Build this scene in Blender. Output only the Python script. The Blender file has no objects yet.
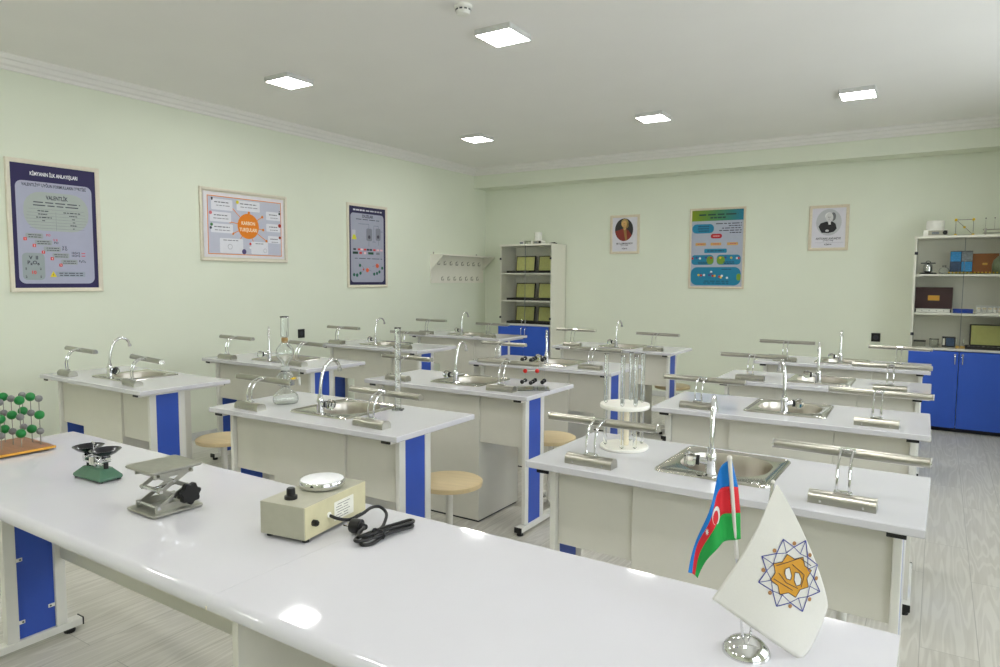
import bpy, bmesh, math, random
from mathutils import Vector, Matrix
random.seed(7)
PI = math.pi
SC = bpy.context.scene
COL = SC.collection
R = math.radians

# ------------------------------------------------------------------ materials
def lin(c):
    return tuple(((v/255)/12.92 if v/255 <= .04045 else ((v/255+.055)/1.055)**2.4) for v in c)

def mat(name, rgb, rough=.5, metal=0., var=.04, scale=30., trans=0., ior=1.45, emit=0., bump=0., spec=.5, coat=0., stretch=None):
    m = bpy.data.materials.new(name); m.use_nodes = True
    nt = m.node_tree; b = nt.nodes['Principled BSDF']
    c = lin(rgb)
    b.inputs['Roughness'].default_value = rough
    b.inputs['Metallic'].default_value = metal
    b.inputs['IOR'].default_value = ior
    b.inputs['Transmission Weight'].default_value = trans
    b.inputs['Specular IOR Level'].default_value = spec
    b.inputs['Coat Weight'].default_value = coat
    b.inputs['Base Color'].default_value = (*c, 1)
    if emit:
        b.inputs['Emission Color'].default_value = (*c, 1)
        b.inputs['Emission Strength'].default_value = emit
    elif var or bump:
        tc = nt.nodes.new('ShaderNodeTexCoord'); n = nt.nodes.new('ShaderNodeTexNoise')
        n.inputs['Scale'].default_value = scale; n.inputs['Detail'].default_value = 4
        src = tc.outputs['Object']
        if stretch:
            mp = nt.nodes.new('ShaderNodeMapping'); mp.inputs['Scale'].default_value = stretch
            nt.links.new(src, mp.inputs['Vector']); src = mp.outputs['Vector']
        nt.links.new(src, n.inputs['Vector'])
        if var:
            r = nt.nodes.new('ShaderNodeValToRGB')
            r.color_ramp.elements[0].position = .3; r.color_ramp.elements[1].position = .7
            r.color_ramp.elements[0].color = (*[v*(1-var) for v in c], 1)
            r.color_ramp.elements[1].color = (*[min(1, v*(1+var)) for v in c], 1)
            nt.links.new(n.outputs['Fac'], r.inputs['Fac'])
            nt.links.new(r.outputs['Color'], b.inputs['Base Color'])
        if bump:
            bp = nt.nodes.new('ShaderNodeBump'); bp.inputs['Strength'].default_value = bump; bp.inputs['Distance'].default_value = .002
            nt.links.new(n.outputs['Fac'], bp.inputs['Height']); nt.links.new(bp.outputs['Normal'], b.inputs['Normal'])
    return m

def floor_mat():
    m = bpy.data.materials.new('laminate_floor'); m.use_nodes = True
    nt = m.node_tree; N = nt.nodes.new; L = nt.links.new; b = nt.nodes['Principled BSDF']
    tc = N('ShaderNodeTexCoord')
    rot = N('ShaderNodeMapping'); rot.inputs['Rotation'].default_value = (0, 0, PI/2)
    L(tc.outputs['Object'], rot.inputs['Vector'])
    br = N('ShaderNodeTexBrick'); br.offset = .37
    br.inputs['Scale'].default_value = 1.; br.inputs['Brick Width'].default_value = 1.3; br.inputs['Row Height'].default_value = .195
    br.inputs['Mortar Size'].default_value = .0016; br.inputs['Mortar Smooth'].default_value = .2
    br.inputs['Color1'].default_value = (0, 0, 0, 1); br.inputs['Color2'].default_value = (1, 1, 1, 1); br.inputs['Mortar'].default_value = (.5, .5, .5, 1)
    L(rot.outputs['Vector'], br.inputs['Vector'])
    # every plank gets its own piece of grain
    off = N('ShaderNodeVectorMath'); off.operation = 'SCALE'; off.inputs['Scale'].default_value = 7.3
    L(br.outputs['Color'], off.inputs[0])
    add = N('ShaderNodeVectorMath'); add.operation = 'ADD'
    L(tc.outputs['Object'], add.inputs[0]); L(off.outputs['Vector'], add.inputs[1])
    mp = N('ShaderNodeMapping'); mp.inputs['Scale'].default_value = (8., .6, 1)
    L(add.outputs['Vector'], mp.inputs['Vector'])
    n1 = N('ShaderNodeTexNoise'); n1.inputs['Scale'].default_value = 1.1; n1.inputs['Detail'].default_value = 2.5; n1.inputs['Roughness'].default_value = .45
    L(mp.outputs['Vector'], n1.inputs['Vector'])
    mul = N('ShaderNodeMath'); mul.operation = 'MULTIPLY'; mul.inputs[1].default_value = 80.
    L(n1.outputs['Fac'], mul.inputs[0])
    sn = N('ShaderNodeMath'); sn.operation = 'SINE'; L(mul.outputs[0], sn.inputs[0])
    mp2 = N('ShaderNodeMapping'); mp2.inputs['Scale'].default_value = (60., 2.2, 1)
    L(add.outputs['Vector'], mp2.inputs['Vector'])
    n2 = N('ShaderNodeTexNoise'); n2.inputs['Scale'].default_value = 1.5; n2.inputs['Detail'].default_value = 4
    L(mp2.outputs['Vector'], n2.inputs['Vector'])
    mr = N('ShaderNodeMapRange'); mr.inputs['From Min'].default_value = .2; mr.inputs['From Max'].default_value = 1.
    mr.inputs['To Min'].default_value = 0; mr.inputs['To Max'].default_value = .5
    L(sn.outputs[0], mr.inputs['Value'])
    s1 = N('ShaderNodeMath'); s1.operation = 'ADD'
    L(mr.outputs[0], s1.inputs[0]); L(n2.outputs['Fac'], s1.inputs[1])
    bw = N('ShaderNodeSeparateColor'); L(br.outputs['Color'], bw.inputs['Color'])
    s2 = N('ShaderNodeMath'); s2.operation = 'MULTIPLY_ADD'; s2.inputs[1].default_value = .18
    L(bw.outputs[0], s2.inputs[0]); L(s1.outputs[0], s2.inputs[2])
    ramp = N('ShaderNodeValToRGB')
    e = ramp.color_ramp.elements
    e[0].position = .25; e[0].color = (*lin(FLOOR_A), 1)
    e[1].position = 1.05; e[1].color = (*lin(FLOOR_B), 1)
    L(s2.outputs[0], ramp.inputs['Fac'])
    mix = N('ShaderNodeMix'); mix.data_type = 'RGBA'; mix.inputs['B'].default_value = (*lin((168, 165, 156)), 1)
    L(br.outputs['Fac'], mix.inputs['Factor']); L(ramp.outputs['Color'], mix.inputs['A'])
    L(mix.outputs['Result'], b.inputs['Base Color'])
    b.inputs['Roughness'].default_value = .32
    return m

FLOOR_A = (188, 184, 174); FLOOR_B = (209, 206, 197)
M = {}
M['wall'] = mat('painted_wall', (223, 228, 211), .75, var=.012, scale=2.5)
M['ceiling'] = mat('ceiling_paint', (240, 238, 235), .85, var=.01, scale=2)
M['crown'] = mat('crown_plaster', (234, 232, 228), .7, var=.01)
M['floor'] = floor_mat()
M['base'] = mat('baseboard_grey', (205, 206, 204), .5)
M['top'] = mat('white_laminate', (209, 208, 213), .05, var=.008, scale=8, spec=.5)
M['panel'] = mat('cream_board', (213, 211, 201), .5, var=.012, scale=15)
M['white_metal'] = mat('white_enamel', (224, 223, 217), .35, var=.01)
M['blue'] = mat('blue_board', (50, 84, 182), .4, var=.03, scale=6)
M['cab_blue'] = mat('blue_door', (48, 90, 196), .4, var=.03, scale=6)
M['black'] = mat('black_plastic', (20, 20, 21), .4)
M['chrome'] = mat('chrome', (222, 222, 222), .08, 1., var=.01)
M['brushed'] = mat('brushed_metal', (172, 170, 160), .28, 1., var=.05, scale=20, stretch=(1, 40, 40))
M['steel'] = mat('sink_steel', (196, 190, 180), .3, 1., var=.05, scale=25, stretch=(40, 1, 1))
M['rim_steel'] = mat('polished_rim', (206, 203, 196), .13, 1., var=.03, scale=25)
M['steel_dark'] = mat('scuffed_steel', (176, 175, 166), .36, 1., var=.07, scale=40)
M['wood_seat'] = mat('beech_seat', (216, 195, 152), .4, var=.06, scale=6, stretch=(1, 9, 1))
M['board_wood'] = mat('varnished_board', (150, 96, 58), .35, var=.14, scale=9, stretch=(1, 8, 1))
M['gold_edge'] = mat('gilt_edge', (214, 160, 60), .35)
M['green_ball'] = mat('green_ball', (14, 118, 50), .3)
M['grey_ball'] = mat('grey_ball', (118, 118, 118), .4)
M['rod'] = mat('steel_rod', (150, 148, 140), .3, 1.)
M['green_cast'] = mat('green_enamel', (84, 122, 100), .25, var=.05)
M['pan'] = mat('black_pan', (22, 22, 30), .18)
M['hp_grey'] = mat('grey_case', (170, 168, 150), .45)
M['hp_cream'] = mat('cream_case', (198, 191, 156), .45)
M['enamel'] = mat('white_plate', (238, 238, 240), .25)
M['paper'] = mat('label_paper', (226, 224, 212), .7)
M['ink'] = mat('dark_ink', (52, 52, 60), .7)
M['frame'] = mat('pale_frame', (214, 203, 180), .5, var=.05, scale=40)
M['frame_w'] = mat('ivory_frame', (222, 216, 198), .5, var=.03, scale=40)
M['lens'] = mat('lit_diffuser', (254, 253, 251), .5, emit=62.)
M['lightframe'] = mat('lamp_frame_grey', (206, 206, 203), .5)
M['plastic'] = mat('white_plastic', (236, 235, 228), .4)
M['rackwhite'] = mat('rack_plastic', (240, 238, 228), .35)
M['rackpost'] = mat('ivory_post', (226, 216, 190), .4)
M['cork'] = mat('cork', (206, 160, 84), .8, var=.15, scale=90)
M['glass'] = mat('clear_glass', (252, 254, 253), .0, trans=1., ior=1.45, var=0)
M['film'] = mat('clear_film', (252, 253, 253), .02, trans=1., ior=1.1, var=0)
M['kglass'] = mat('lab_glass', (252, 254, 253), .02, trans=.965, ior=1.45, var=0)
M['acrylic'] = mat('clear_acrylic', (250, 252, 252), .02, trans=1., ior=1.35, var=0)
M['frost'] = mat('frosted_glass', (240, 242, 240), .45, trans=.6, ior=1.3, var=0)
M['red'] = mat('red_plastic', (206, 34, 26), .35)
M['yellow'] = mat('yellow_plastic', (232, 196, 40), .4)
M['green_lining'] = mat('green_lining', (196, 196, 124), .7, var=.05)
M['dark_case'] = mat('dark_case', (40, 36, 34), .5)
M['maroon'] = mat('maroon_case', (58, 30, 34), .4)
M['brownbox'] = mat('brown_box', (150, 92, 44), .5, var=.08)
M['navybox'] = mat('blue_box', (24, 62, 160), .4)
M['photo'] = mat('grey_photo', (120, 126, 130), .6, var=.35, scale=60)
M['photo_blue'] = mat('blue_photo', (52, 138, 196), .6, var=.5, scale=140)
M['photo_dark'] = mat('dark_photo', (60, 80, 110), .6, var=.5, scale=90)
M['amber'] = mat('amber_box', (208, 168, 84), .5)
M['olive'] = mat('olive_jar', (110, 120, 90), .3)
M['dgreen'] = mat('dark_green_case', (44, 66, 52), .5)
M['cable'] = mat('black_cable', (16, 16, 17), .45)
M['flag_white'] = mat('white_satin', (218, 215, 208), .55, var=.01, bump=.05, scale=300)
M['flag_blue'] = mat('flag_blue', (0, 114, 196), .6)
M['flag_red'] = mat('flag_red', (206, 28, 42), .6)
M['flag_green'] = mat('flag_green', (16, 150, 62), .6)
M['logo_gold'] = mat('logo_gold', (204, 146, 42), .5)
M['logo_dot'] = mat('logo_dot', (166, 120, 74), .5)
M['logo_blue'] = mat('logo_blue', (56, 62, 140), .5)
M['pole_white'] = mat('pole_white', (222, 218, 212), .3, .3)
M['winframe'] = mat('window_white', (235, 235, 233), .4)
M['winglass'] = mat('window_glass', (255, 255, 255), 0, trans=1., ior=1.02, var=0)
def pane_mat():      # thin flat glass: clear with a faint mirror
    m = bpy.data.materials.new('pane_glass'); m.use_nodes = True; nt = m.node_tree; nt.nodes.clear()
    o = nt.nodes.new('ShaderNodeOutputMaterial'); mx = nt.nodes.new('ShaderNodeMixShader')
    t = nt.nodes.new('ShaderNodeBsdfTransparent'); t.inputs['Color'].default_value = (.985, .99, .985, 1)
    g = nt.nodes.new('ShaderNodeBsdfGlossy'); g.inputs['Roughness'].default_value = .02
    f = nt.nodes.new('ShaderNodeFresnel'); f.inputs['IOR'].default_value = 1.15
    nt.links.new(f.outputs[0], mx.inputs[0]); nt.links.new(t.outputs[0], mx.inputs[1]); nt.links.new(g.outputs[0], mx.inputs[2]); nt.links.new(mx.outputs[0], o.inputs[0])
    return m
M['winglass'] = pane_mat()
M['skin'] = mat('print_skin', (212, 168, 104), .6)
M['door_grey'] = mat('cabinet_white', (232, 230, 218), .45, var=.01)
PRN = {}
def ink(rgb):
    if rgb not in PRN: PRN[rgb] = mat('print_%d_%d_%d' % rgb, rgb, .55, var=.02, scale=20)
    return PRN[rgb]

# ------------------------------------------------------------------ mesh builder
class MB:
    def __init__(s):
        s.v = []; s.f = []; s.m = []; s.sm = []; s.mats = []
    def mi(s, m):
        if m not in s.mats: s.mats.append(m)
        return s.mats.index(m)
    def add(s, vs, fs, m, smooth=False, T=None):
        o = len(s.v)
        s.v += [tuple(T @ Vector(v)) if T else tuple(v) for v in vs]
        k = s.mi(m)
        for f in fs: s.f.append([i+o for i in f]); s.m.append(k); s.sm.append(smooth)
        return s
    def box(s, x0, x1, y0, y1, z0, z1, m, c=0., T=None):
        if c:
            bm = bmesh.new(); bmesh.ops.create_cube(bm, size=1)
            for v in bm.verts:
                v.co = Vector((x0+(v.co.x+.5)*(x1-x0), y0+(v.co.y+.5)*(y1-y0), z0+(v.co.z+.5)*(z1-z0)))
            bmesh.ops.bevel(bm, geom=list(bm.edges), offset=c, segments=2, profile=.5, affect='EDGES')
            bm.verts.index_update()
            r = s.add([v.co for v in bm.verts], [[v.index for v in f.verts] for f in bm.faces], m, False, T); bm.free(); return r
        v = [(x0,y0,z0),(x1,y0,z0),(x1,y1,z0),(x0,y1,z0),(x0,y0,z1),(x1,y0,z1),(x1,y1,z1),(x0,y1,z1)]
        return s.add(v, [(0,3,2,1),(4,5,6,7),(0,1,5,4),(1,2,6,5),(2,3,7,6),(3,0,4,7)], m, False, T)
    def loft(s, loops, m, cap0=True, cap1=True, smooth=True, closed=True, T=None):
        n = len(loops[0]); vs = [p for l in loops for p in l]; fs = []
        for k in range(len(loops)-1):
            for i in range(n if closed else n-1):
                j = (i+1) % n
                fs.append((k*n+i, k*n+j, (k+1)*n+j, (k+1)*n+i))
        if cap0: fs.append(tuple(reversed(range(n))))
        if cap1: fs.append(tuple(range((len(loops)-1)*n, len(loops)*n)))
        return s.add(vs, fs, m, smooth, T)
    def lathe(s, prof, m, n=24, T=None, cap0=True, cap1=True, smooth=True):
        loops = [[(r*math.cos(2*PI*i/n), r*math.sin(2*PI*i/n), z) for i in range(n)] for r, z in prof]
        return s.loft(loops, m, cap0, cap1, smooth, True, T)
    def cyl(s, p, q, r, m, n=16, r2=None, smooth=True):
        p = Vector(p); q = Vector(q); d = q-p; L = d.length
        T = Matrix.Translation(p) @ d.to_track_quat('Z', 'Y').to_matrix().to_4x4()
        r2 = r if r2 is None else r2
        return s.lathe([(r, 0), (r2, L)], m, n, T, smooth=smooth)
    def tube(s, pts, r, m, n=10, cap=True):
        pts = [Vector(p) for p in pts]; loops = []
        t = (pts[1]-pts[0]).normalized()
        u = t.orthogonal().normalized()
        for i, p in enumerate(pts):
            t2 = (pts[min(i+1, len(pts)-1)]-pts[max(i-1, 0)]).normalized()
            u = (t.rotation_difference(t2) @ u); u = (u-t2*u.dot(t2)).normalized(); t = t2
            w = t.cross(u); rr = r[i] if isinstance(r, (list, tuple)) else r
            loops.append([p+rr*(math.cos(2*PI*k/n)*u+math.sin(2*PI*k/n)*w) for k in range(n)])
        return s.loft(loops, m, cap, cap)
    def sphere(s, c, r, m, n=16, k=10, sz=1.):
        prof = [(r*math.sin(PI*i/k), -r*sz*math.cos(PI*i/k)) for i in range(1, k)]
        return s.lathe([(r*.05, -r*sz)] + prof + [(r*.05, r*sz)], m, n, Matrix.Translation(c))
    def prism(s, poly, h, m, T=None, smooth=False):
        n = len(poly)
        vs = [(x, y, 0) for x, y in poly] + [(x, y, h) for x, y in poly]
        fs = [tuple(reversed(range(n))), tuple(range(n, 2*n))] + [(i, (i+1) % n, n+(i+1) % n, n+i) for i in range(n)]
        return s.add(vs, fs, m, smooth, T)
    def flat(s, poly, z, m, T=None):
        return s.add([(x, y, z) for x, y in poly], [tuple(range(len(poly)))], m, False, T)
    def build(s, name, parent=None, loc=None, rz=0., auto=True):
        me = bpy.data.meshes.new(name); me.from_pydata(s.v, [], s.f)
        for m in s.mats: me.materials.append(m)
        me.polygons.foreach_set('material_index', s.m)
        me.polygons.foreach_set('use_smooth', s.sm)
        me.update()
        if any(s.sm) and auto:
            try: me.set_sharp_from_angle(angle=R(38))
            except Exception: pass
        o = bpy.data.objects.new(name, me); COL.objects.link(o)
        if parent: o.parent = parent
        if loc: o.location = loc
        if rz: o.rotation_euler.z = rz
        return o

def smooth_path(pts, n=6):
    P = [Vector(p) for p in pts]; out = []
    for i in range(len(P)-1):
        a, b, c, d = P[max(i-1, 0)], P[i], P[i+1], P[min(i+2, len(P)-1)]
        for k in range(n):
            t = k/n
            out.append(.5*((2*b)+(c-a)*t+(2*a-5*b+4*c-d)*t*t+(3*b-a-3*c+d)*t**3))
    return out+[P[-1]]
def arc(cx, cy, r, a0, a1, n=8): return [(cx+r*math.cos(R(a0+(a1-a0)*i/n)), cy+r*math.sin(R(a0+(a1-a0)*i/n))) for i in range(n+1)]
def rrect(x0, x1, y0, y1, r, n=6): return arc(x1-r, y0+r, r, -90, 0, n)+arc(x1-r, y1-r, r, 0, 90, n)+arc(x0+r, y1-r, r, 90, 180, n)+arc(x0+r, y0+r, r, 180, 270, n)
def ell(cx, cy, a, b, n=28): return [(cx+a*math.cos(2*PI*i/n), cy+b*math.sin(2*PI*i/n)) for i in range(n)]

def tag(o, label=None, cat=None, group=None, kind=None):
    for k, v in (('label', label), ('category', cat), ('group', group), ('kind', kind)):
        if v: o[k] = v
    return o
def thing(name, label, cat, loc=(0, 0, 0), rz=0., group=None):
    o = bpy.data.objects.new(name, None); COL.objects.link(o)
    o.empty_display_size = .1; o.location = loc; o.rotation_euler.z = rz
    return tag(o, label, cat, group)
def copy_tree(o, parent=None):
    c = o.copy(); COL.objects.link(c)
    if parent: c.parent = parent
    for ch in list(o.children): copy_tree(ch, c)
    return c
def place(proto, used, loc, rz, label, group=None):
    o = copy_tree(proto) if used[0] else proto
    used[0] = True
    o.location = loc; o.rotation_euler.z = rz; o['label'] = label
    if group: o['group'] = group
    return o
def struct(mb, name):
    return tag(mb.build(name), kind='structure')

# ------------------------------------------------------------------ the room
XL, XR, YF, YB, H = -5.5, 1.65, -2.6, 8.18, 2.95
struct(MB().box(XL, XR, YF, YB, -.08, 0, M['floor']), 'floor')
struct(MB().box(XL-.1, XR+.1, YF-.1, YB+.1, H, H+.1, M['ceiling']), 'ceiling')
struct(MB().box(XL-.12, XL, YF-.1, YB+.1, -.08, H, M['wall']), 'wall_left')
struct(MB().box(XL, XR, YB, YB+.12, -.08, H, M['wall']), 'wall_back')
struct(MB().box(XL, XR, YF-.12, YF, -.08, H, M['wall']), 'wall_front')
struct(MB().box(XL, XR, 7.9, YB, 2.69, H, M['wall']), 'wall_beam')
# the wall with the windows
wins = [(-.9, .9), (1.7, 3.5), (4.3, 6.1)]; WZ0, WZ1 = .9, 2.45
w = MB()
w.box(XR, XR+.12, YF-.1, YB+.1, -.08, WZ0, M['wall']).box(XR, XR+.12, YF-.1, YB+.1, WZ1, H, M['wall'])
e = [YF-.1]+[v for p in wins for v in p]+[YB+.1]
for i in range(0, len(e), 2): w.box(XR, XR+.12, e[i], e[i+1], WZ0, WZ1, M['wall'])
struct(w, 'wall_right')
for i, (a, b) in enumerate(wins):
    f = MB()
    for (y0, y1, z0, z1) in ((a, b, WZ0, WZ0+.06), (a, b, WZ1-.06, WZ1), (a, a+.06, WZ0+.06, WZ1-.06), (b-.06, b, WZ0+.06, WZ1-.06), ((a+b)/2-.04, (a+b)/2+.04, WZ0+.06, WZ1-.06)):
        f.box(XR+.03, XR+.09, y0, y1, z0, z1, M['winframe'])
    f.box(XR-.12, XR+.03, a-.03, b+.03, WZ0-.03, WZ0, M['winframe'])
    wo = struct(f, 'window_%d' % (i+1))
    p = MB()
    for y0, y1 in ((a+.06, (a+b)/2-.04), ((a+b)/2+.04, b-.06)): p.box(XR+.058, XR+.062, y0, y1, WZ0+.06, WZ1-.06, M['winglass'])
    g = p.build('pane', wo)
# crown moulding
prof = [(0, 0), (.02, 0), (.028, .02), (.05, .03), (.065, .055), (.085, .06), (.1, .08), (.1, .09), (0, .09)]
def crown(name, p, q, d):
    p = Vector(p); q = Vector(q); d = Vector(d)
    loops = [[c+d*a+Vector((0, 0, H-.09+b)) for a, b in prof] for c in (p, q)]
    struct(MB().loft(loops, M['crown'], smooth=False), name)
crown('trim_1', (XL, YF, 0), (XL, 7.9, 0), (1, 0, 0))
crown('trim_2', (XL, 7.9, 0), (XR, 7.9, 0), (0, -1, 0))
crown('trim_3', (XR, YF, 0), (XR, 7.9, 0), (-1, 0, 0))
struct(MB().box(XL, XL+.015, YF, YB, 0, .065, M['base'], .003), 'baseboard_left')
struct(MB().box(XL+.015, XR, YB-.015, YB, 0, .065, M['base'], .003), 'baseboard_back')

# ------------------------------------------------------------------ ceiling lights and smoke detector
cl = thing('ceiling_light', '', 'ceiling light')
f = MB()
for a in ((-.126, .126, -.126, -.12), (-.126, .126, .12, .126), (-.126, -.12, -.12, .12), (.12, .126, -.12, .12)):
    f.box(*a, -.036, 0, M['lightframe'])
f.box(-.12, .12, -.12, .12, -.01, 0, M['lightframe']); f.build('frame', cl)
MB().box(-.1195, .1195, -.1195, .1195, -.035, -.012, M['lens']).build('diffuser', cl)
used = [False]
for x, y, lab in [(-2.33, 3.65, 'large looking square ceiling light beside the smoke detector'),
                  (-4.24, 3.62, 'square ceiling light over the first table by the poster wall'),
                  (-4.21, 6.1, 'square ceiling light nearer the far corner by the coat rack'),
                  (-2.29, 6.16, 'square ceiling light over the middle of the rear tables'),
                  (-.62, 6.24, 'square ceiling light over the rear tables before the white-haired portrait'),
                  (-.4, 3.68, 'square ceiling light above the aisle-side tables'),
                  (-4.26, 1.1, 'square ceiling light above the wooden board with green balls'),
                  (-2.33, 1.1, 'square ceiling light above the demonstration desk'),
                  (-.4, 1.1, 'square ceiling light above the two small flags'),
                  (-4.26, -1.4, 'added unseen square ceiling fill light by the front wall, on the poster wall side'),  # last row is added behind the camera as fill for camera-facing fronts
                  (-2.33, -1.4, 'added unseen square ceiling fill light by the front wall, in the middle'),
                  (-.4, -1.4, 'added unseen square ceiling fill light by the front wall, on the window side')]:
    place(cl, used, (x, y, H), 0, lab, 'square ceiling lights')
sd = thing('smoke_detector', 'small round white smoke detector on the ceiling', 'smoke detector', (-2.3, 3.19, H))
MB().lathe([(.05, 0), (.05, -.012), (.045, -.016)][::-1], M['plastic'], 28).build('base', sd)
s = MB().lathe([(.018, -.052), (.036, -.048), (.042, -.03), (.042, -.0165)], M['plastic'], 28)
for k in range(10):
    a = 2*PI*k/10; T = Matrix.Rotation(a, 4, 'Z')
    s.box(.041, .0435, -.008, .008, -.03, -.022, M['ink'], T=T)
s.build('head', sd)

# ------------------------------------------------------------------ lab tables
TW, TD, TZ = 1.2, .566, .8
def ring_top(mb, u0, u1, v0, v1, hole, z0, z1, m):
    c = .003
    a0, a1, b0, b1 = hole
    def lp(d, z): return [(u0+d, v0+d, z), (u1-d, v0+d, z), (u1-d, v1-d, z), (u0+d, v1-d, z)]
    inn = lambda z: [(a0, b0, z), (a1, b0, z), (a1, b1, z), (a0, b1, z)]
    loops = [inn(z0), lp(c, z0), lp(0, z0+c), lp(0, z1-c), lp(c, z1), inn(z1), inn(z0)]
    mb.loft(loops, m, False, False, smooth=False)

def leg_frame(parent, u0, panel_out):
    """two posts, top tube, foot tube; u0 = outer side of the frame"""
    u1 = u0+.045
    g = MB()
    g.box(u0, u1, .012, .55, .76, .774, M['white_metal'], .002)
    p0 = u0+.012; p1 = u0+.035
    g.box(p0, p1, .08, .12, .05, .76, M['white_metal'], .003).box(p0, p1, .255, .295, .05, .76, M['white_metal'], .003)
    g.box(u0, u1, .03, .555, .02, .05, M['white_metal'], .003)
    leg = g.build('leg', parent)
    pu = u0+.016
    MB().box(pu, pu+.015, .12, .255, .05, .76, M['blue']).build('side_panel', leg)
    MB().box(u0-.001, u1+.001, .004, .012, .7625, .7745, M['black'], .002).build('end_cap', leg)
    MB().box(u0-.001, u1+.001, .55, .558, .7625, .7745, M['black'], .002).build('end_cap', leg)
    MB().box(u0-.001, u1+.001, .022, .03, .0195, .0505, M['black'], .002).build('end_cap', leg)
    MB().box(u0-.001, u1+.001, .555, .563, .0195, .0505, M['black'], .002).build('end_cap', leg)
    for v in (.05, .53):
        MB().lathe([(.018, 0), (.02, .006), (.016, .019)], M['black'], 16, Matrix.Translation((u0+.022, v, 0))).build('levelling_foot', leg)
    return leg

HOLE = (.452, .764, .19, .502)
tab = thing('lab_table', '', 'lab table')
m = MB(); ring_top(m, 0, TW, 0, TD, HOLE, .775, TZ, M['top']); m.build('tabletop', tab)
leg_frame(tab, .042, True); leg_frame(tab, 1.113, False)
for u0, u1 in ((.0785, .366), (.829, 1.1245)):
    MB().box(u0, u1, .1, .116, .485, .773, M['panel'], .001).build('modesty_panel', tab)
b = MB()
b.box(.367, .828, .085, .101, .012, .773, M['panel'], .001)
b.box(.367, .383, .101, .53, .012, .773, M['panel']).box(.812, .828, .101, .53, .012, .773, M['panel'])
b.box(.383, .812, .514, .53, .012, .773, M['panel']).box(.383, .812, .101, .514, .012, .03, M['panel'])
b.box(.375, .82, .095, .52, 0, .012, M['ink'])
sc = b.build('sink_cabinet', tab)
b = MB()
b.tube([(.6, .53, .42), (.6, .55, .42)], .004, M['chrome'], 8).tube([(.56, .553, .42), (.64, .553, .42)], .005, M['chrome'], 8)
b.build('handle', sc)

TABS = {  # x, y, angle of the front corner beside the poster wall
 'L1': (-4.89, 2.093, -.88), 'M1': (-3.011, 2.034, 1.16), 'R1': (-1.2, 2.046, -.6),
 'L2': (-4.833, 3.217, -.45), 'M2': (-3.057, 3.169, 0), 'R2': (-1.199, 3.292, .9),
 'L3': (-4.941, 4.525, 0), 'M3': (-3.065, 4.333, -.27), 'R3': (-1.211, 4.459, .16),
 'L4': (-4.978, 5.881, 0), 'M4': (-3.145, 5.835, -.64), 'R4': (-1.223, 5.691, 0)}
ROW = {'1': 'first row behind the demonstration desk', '2': 'second row', '3': 'third row', '4': 'last row'}
SHORT = {'1': 'first-row', '2': 'second-row', '3': 'third-row', '4': 'last-row'}
CN = {'L': 'poster-wall', 'M': 'middle-column', 'R': 'aisle-side'}
EXTRA = {'L1': 'white lab table by the poster wall, first row behind the demonstration desk',
 'M1': 'white lab table carrying the tall glass gas generator and measuring cylinder, first row',
 'R1': 'white lab table behind the two small flags, carrying the round test tube rack',
 'L2': 'white lab table by the poster wall, second row, below the orange circle poster',
 'M2': 'white lab table carrying the model of black and red balls, middle column second row',
 'R2': 'white lab table just behind the table with the test tube rack, beside the aisle',
 'L3': 'white lab table by the poster wall, third row from the demonstration desk',
 'M3': 'white lab table behind the black and red ball model, middle column third row',
 'R3': 'white lab table beside the aisle, third row from the demonstration desk',
 'L4': 'white lab table in the last row below the wall coat rack',
 'M4': 'white lab table in the last row in front of the tall white cabinet side',
 'R4': 'white lab table in the last row beside the aisle, nearest the blue cabinet doors'}
# sink
def sink_loops():
    n = 12
    def rr(d, r): return rrect(.415+d, .787-d, .13+d, .517-d, r, n)
    def ov(k, z):
        # rounded bowl outline with the same number of points
        w, h = .146*k, .143*k
        r = .118*k
        return [(x, y, z) for x, y in rrect(.602-w, .602+w, .346-h, .346+h, r, n)]
    L = [[(x, y, .8005) for x, y in rr(0, .03)], [(x, y, .806) for x, y in rr(.002, .03)], [(x, y, .8085) for x, y in rr(.007, .027)],
         [(x, y, .807) for x, y in rr(.013, .022)], [(x, y, .8035) for x, y in rr(.018, .018)], ov(1.03, .8035), ov(1.005, .803), ov(.985, .796),
         ov(.96, .76), ov(.93, .70), ov(.86, .672), ov(.7, .662), ov(.2, .658)]
    return L
sk = thing('sink', '', 'sink')
SL = sink_loops(); MB().loft(SL[:7], M['rim_steel'], False, False).loft(SL[6:], M['steel'], False, False).build('basin', sk)
d = MB(); d.lathe([(.034, .654), (.036, .6595), (.03, .661), (.012, .659)], M['chrome'], 20, Matrix.Translation((.602, .346, 0))); d.build('drain', sk)
d = MB(); d.tube([(.602, .346, .655), (.602, .346, .52), (.602, .37, .49), (.602, .42, .5), (.602, .43, .56), (.602, .5, .57)], .018, M['plastic'], 10); d.build('waste_pipe', sk)
d = MB(); d.lathe([(.012, 0), (.014, .004), (.009, .006)], M['chrome'], 14, Matrix.Translation((.745, .152, .8035))); d.build('hole_cap', sk)
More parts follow.
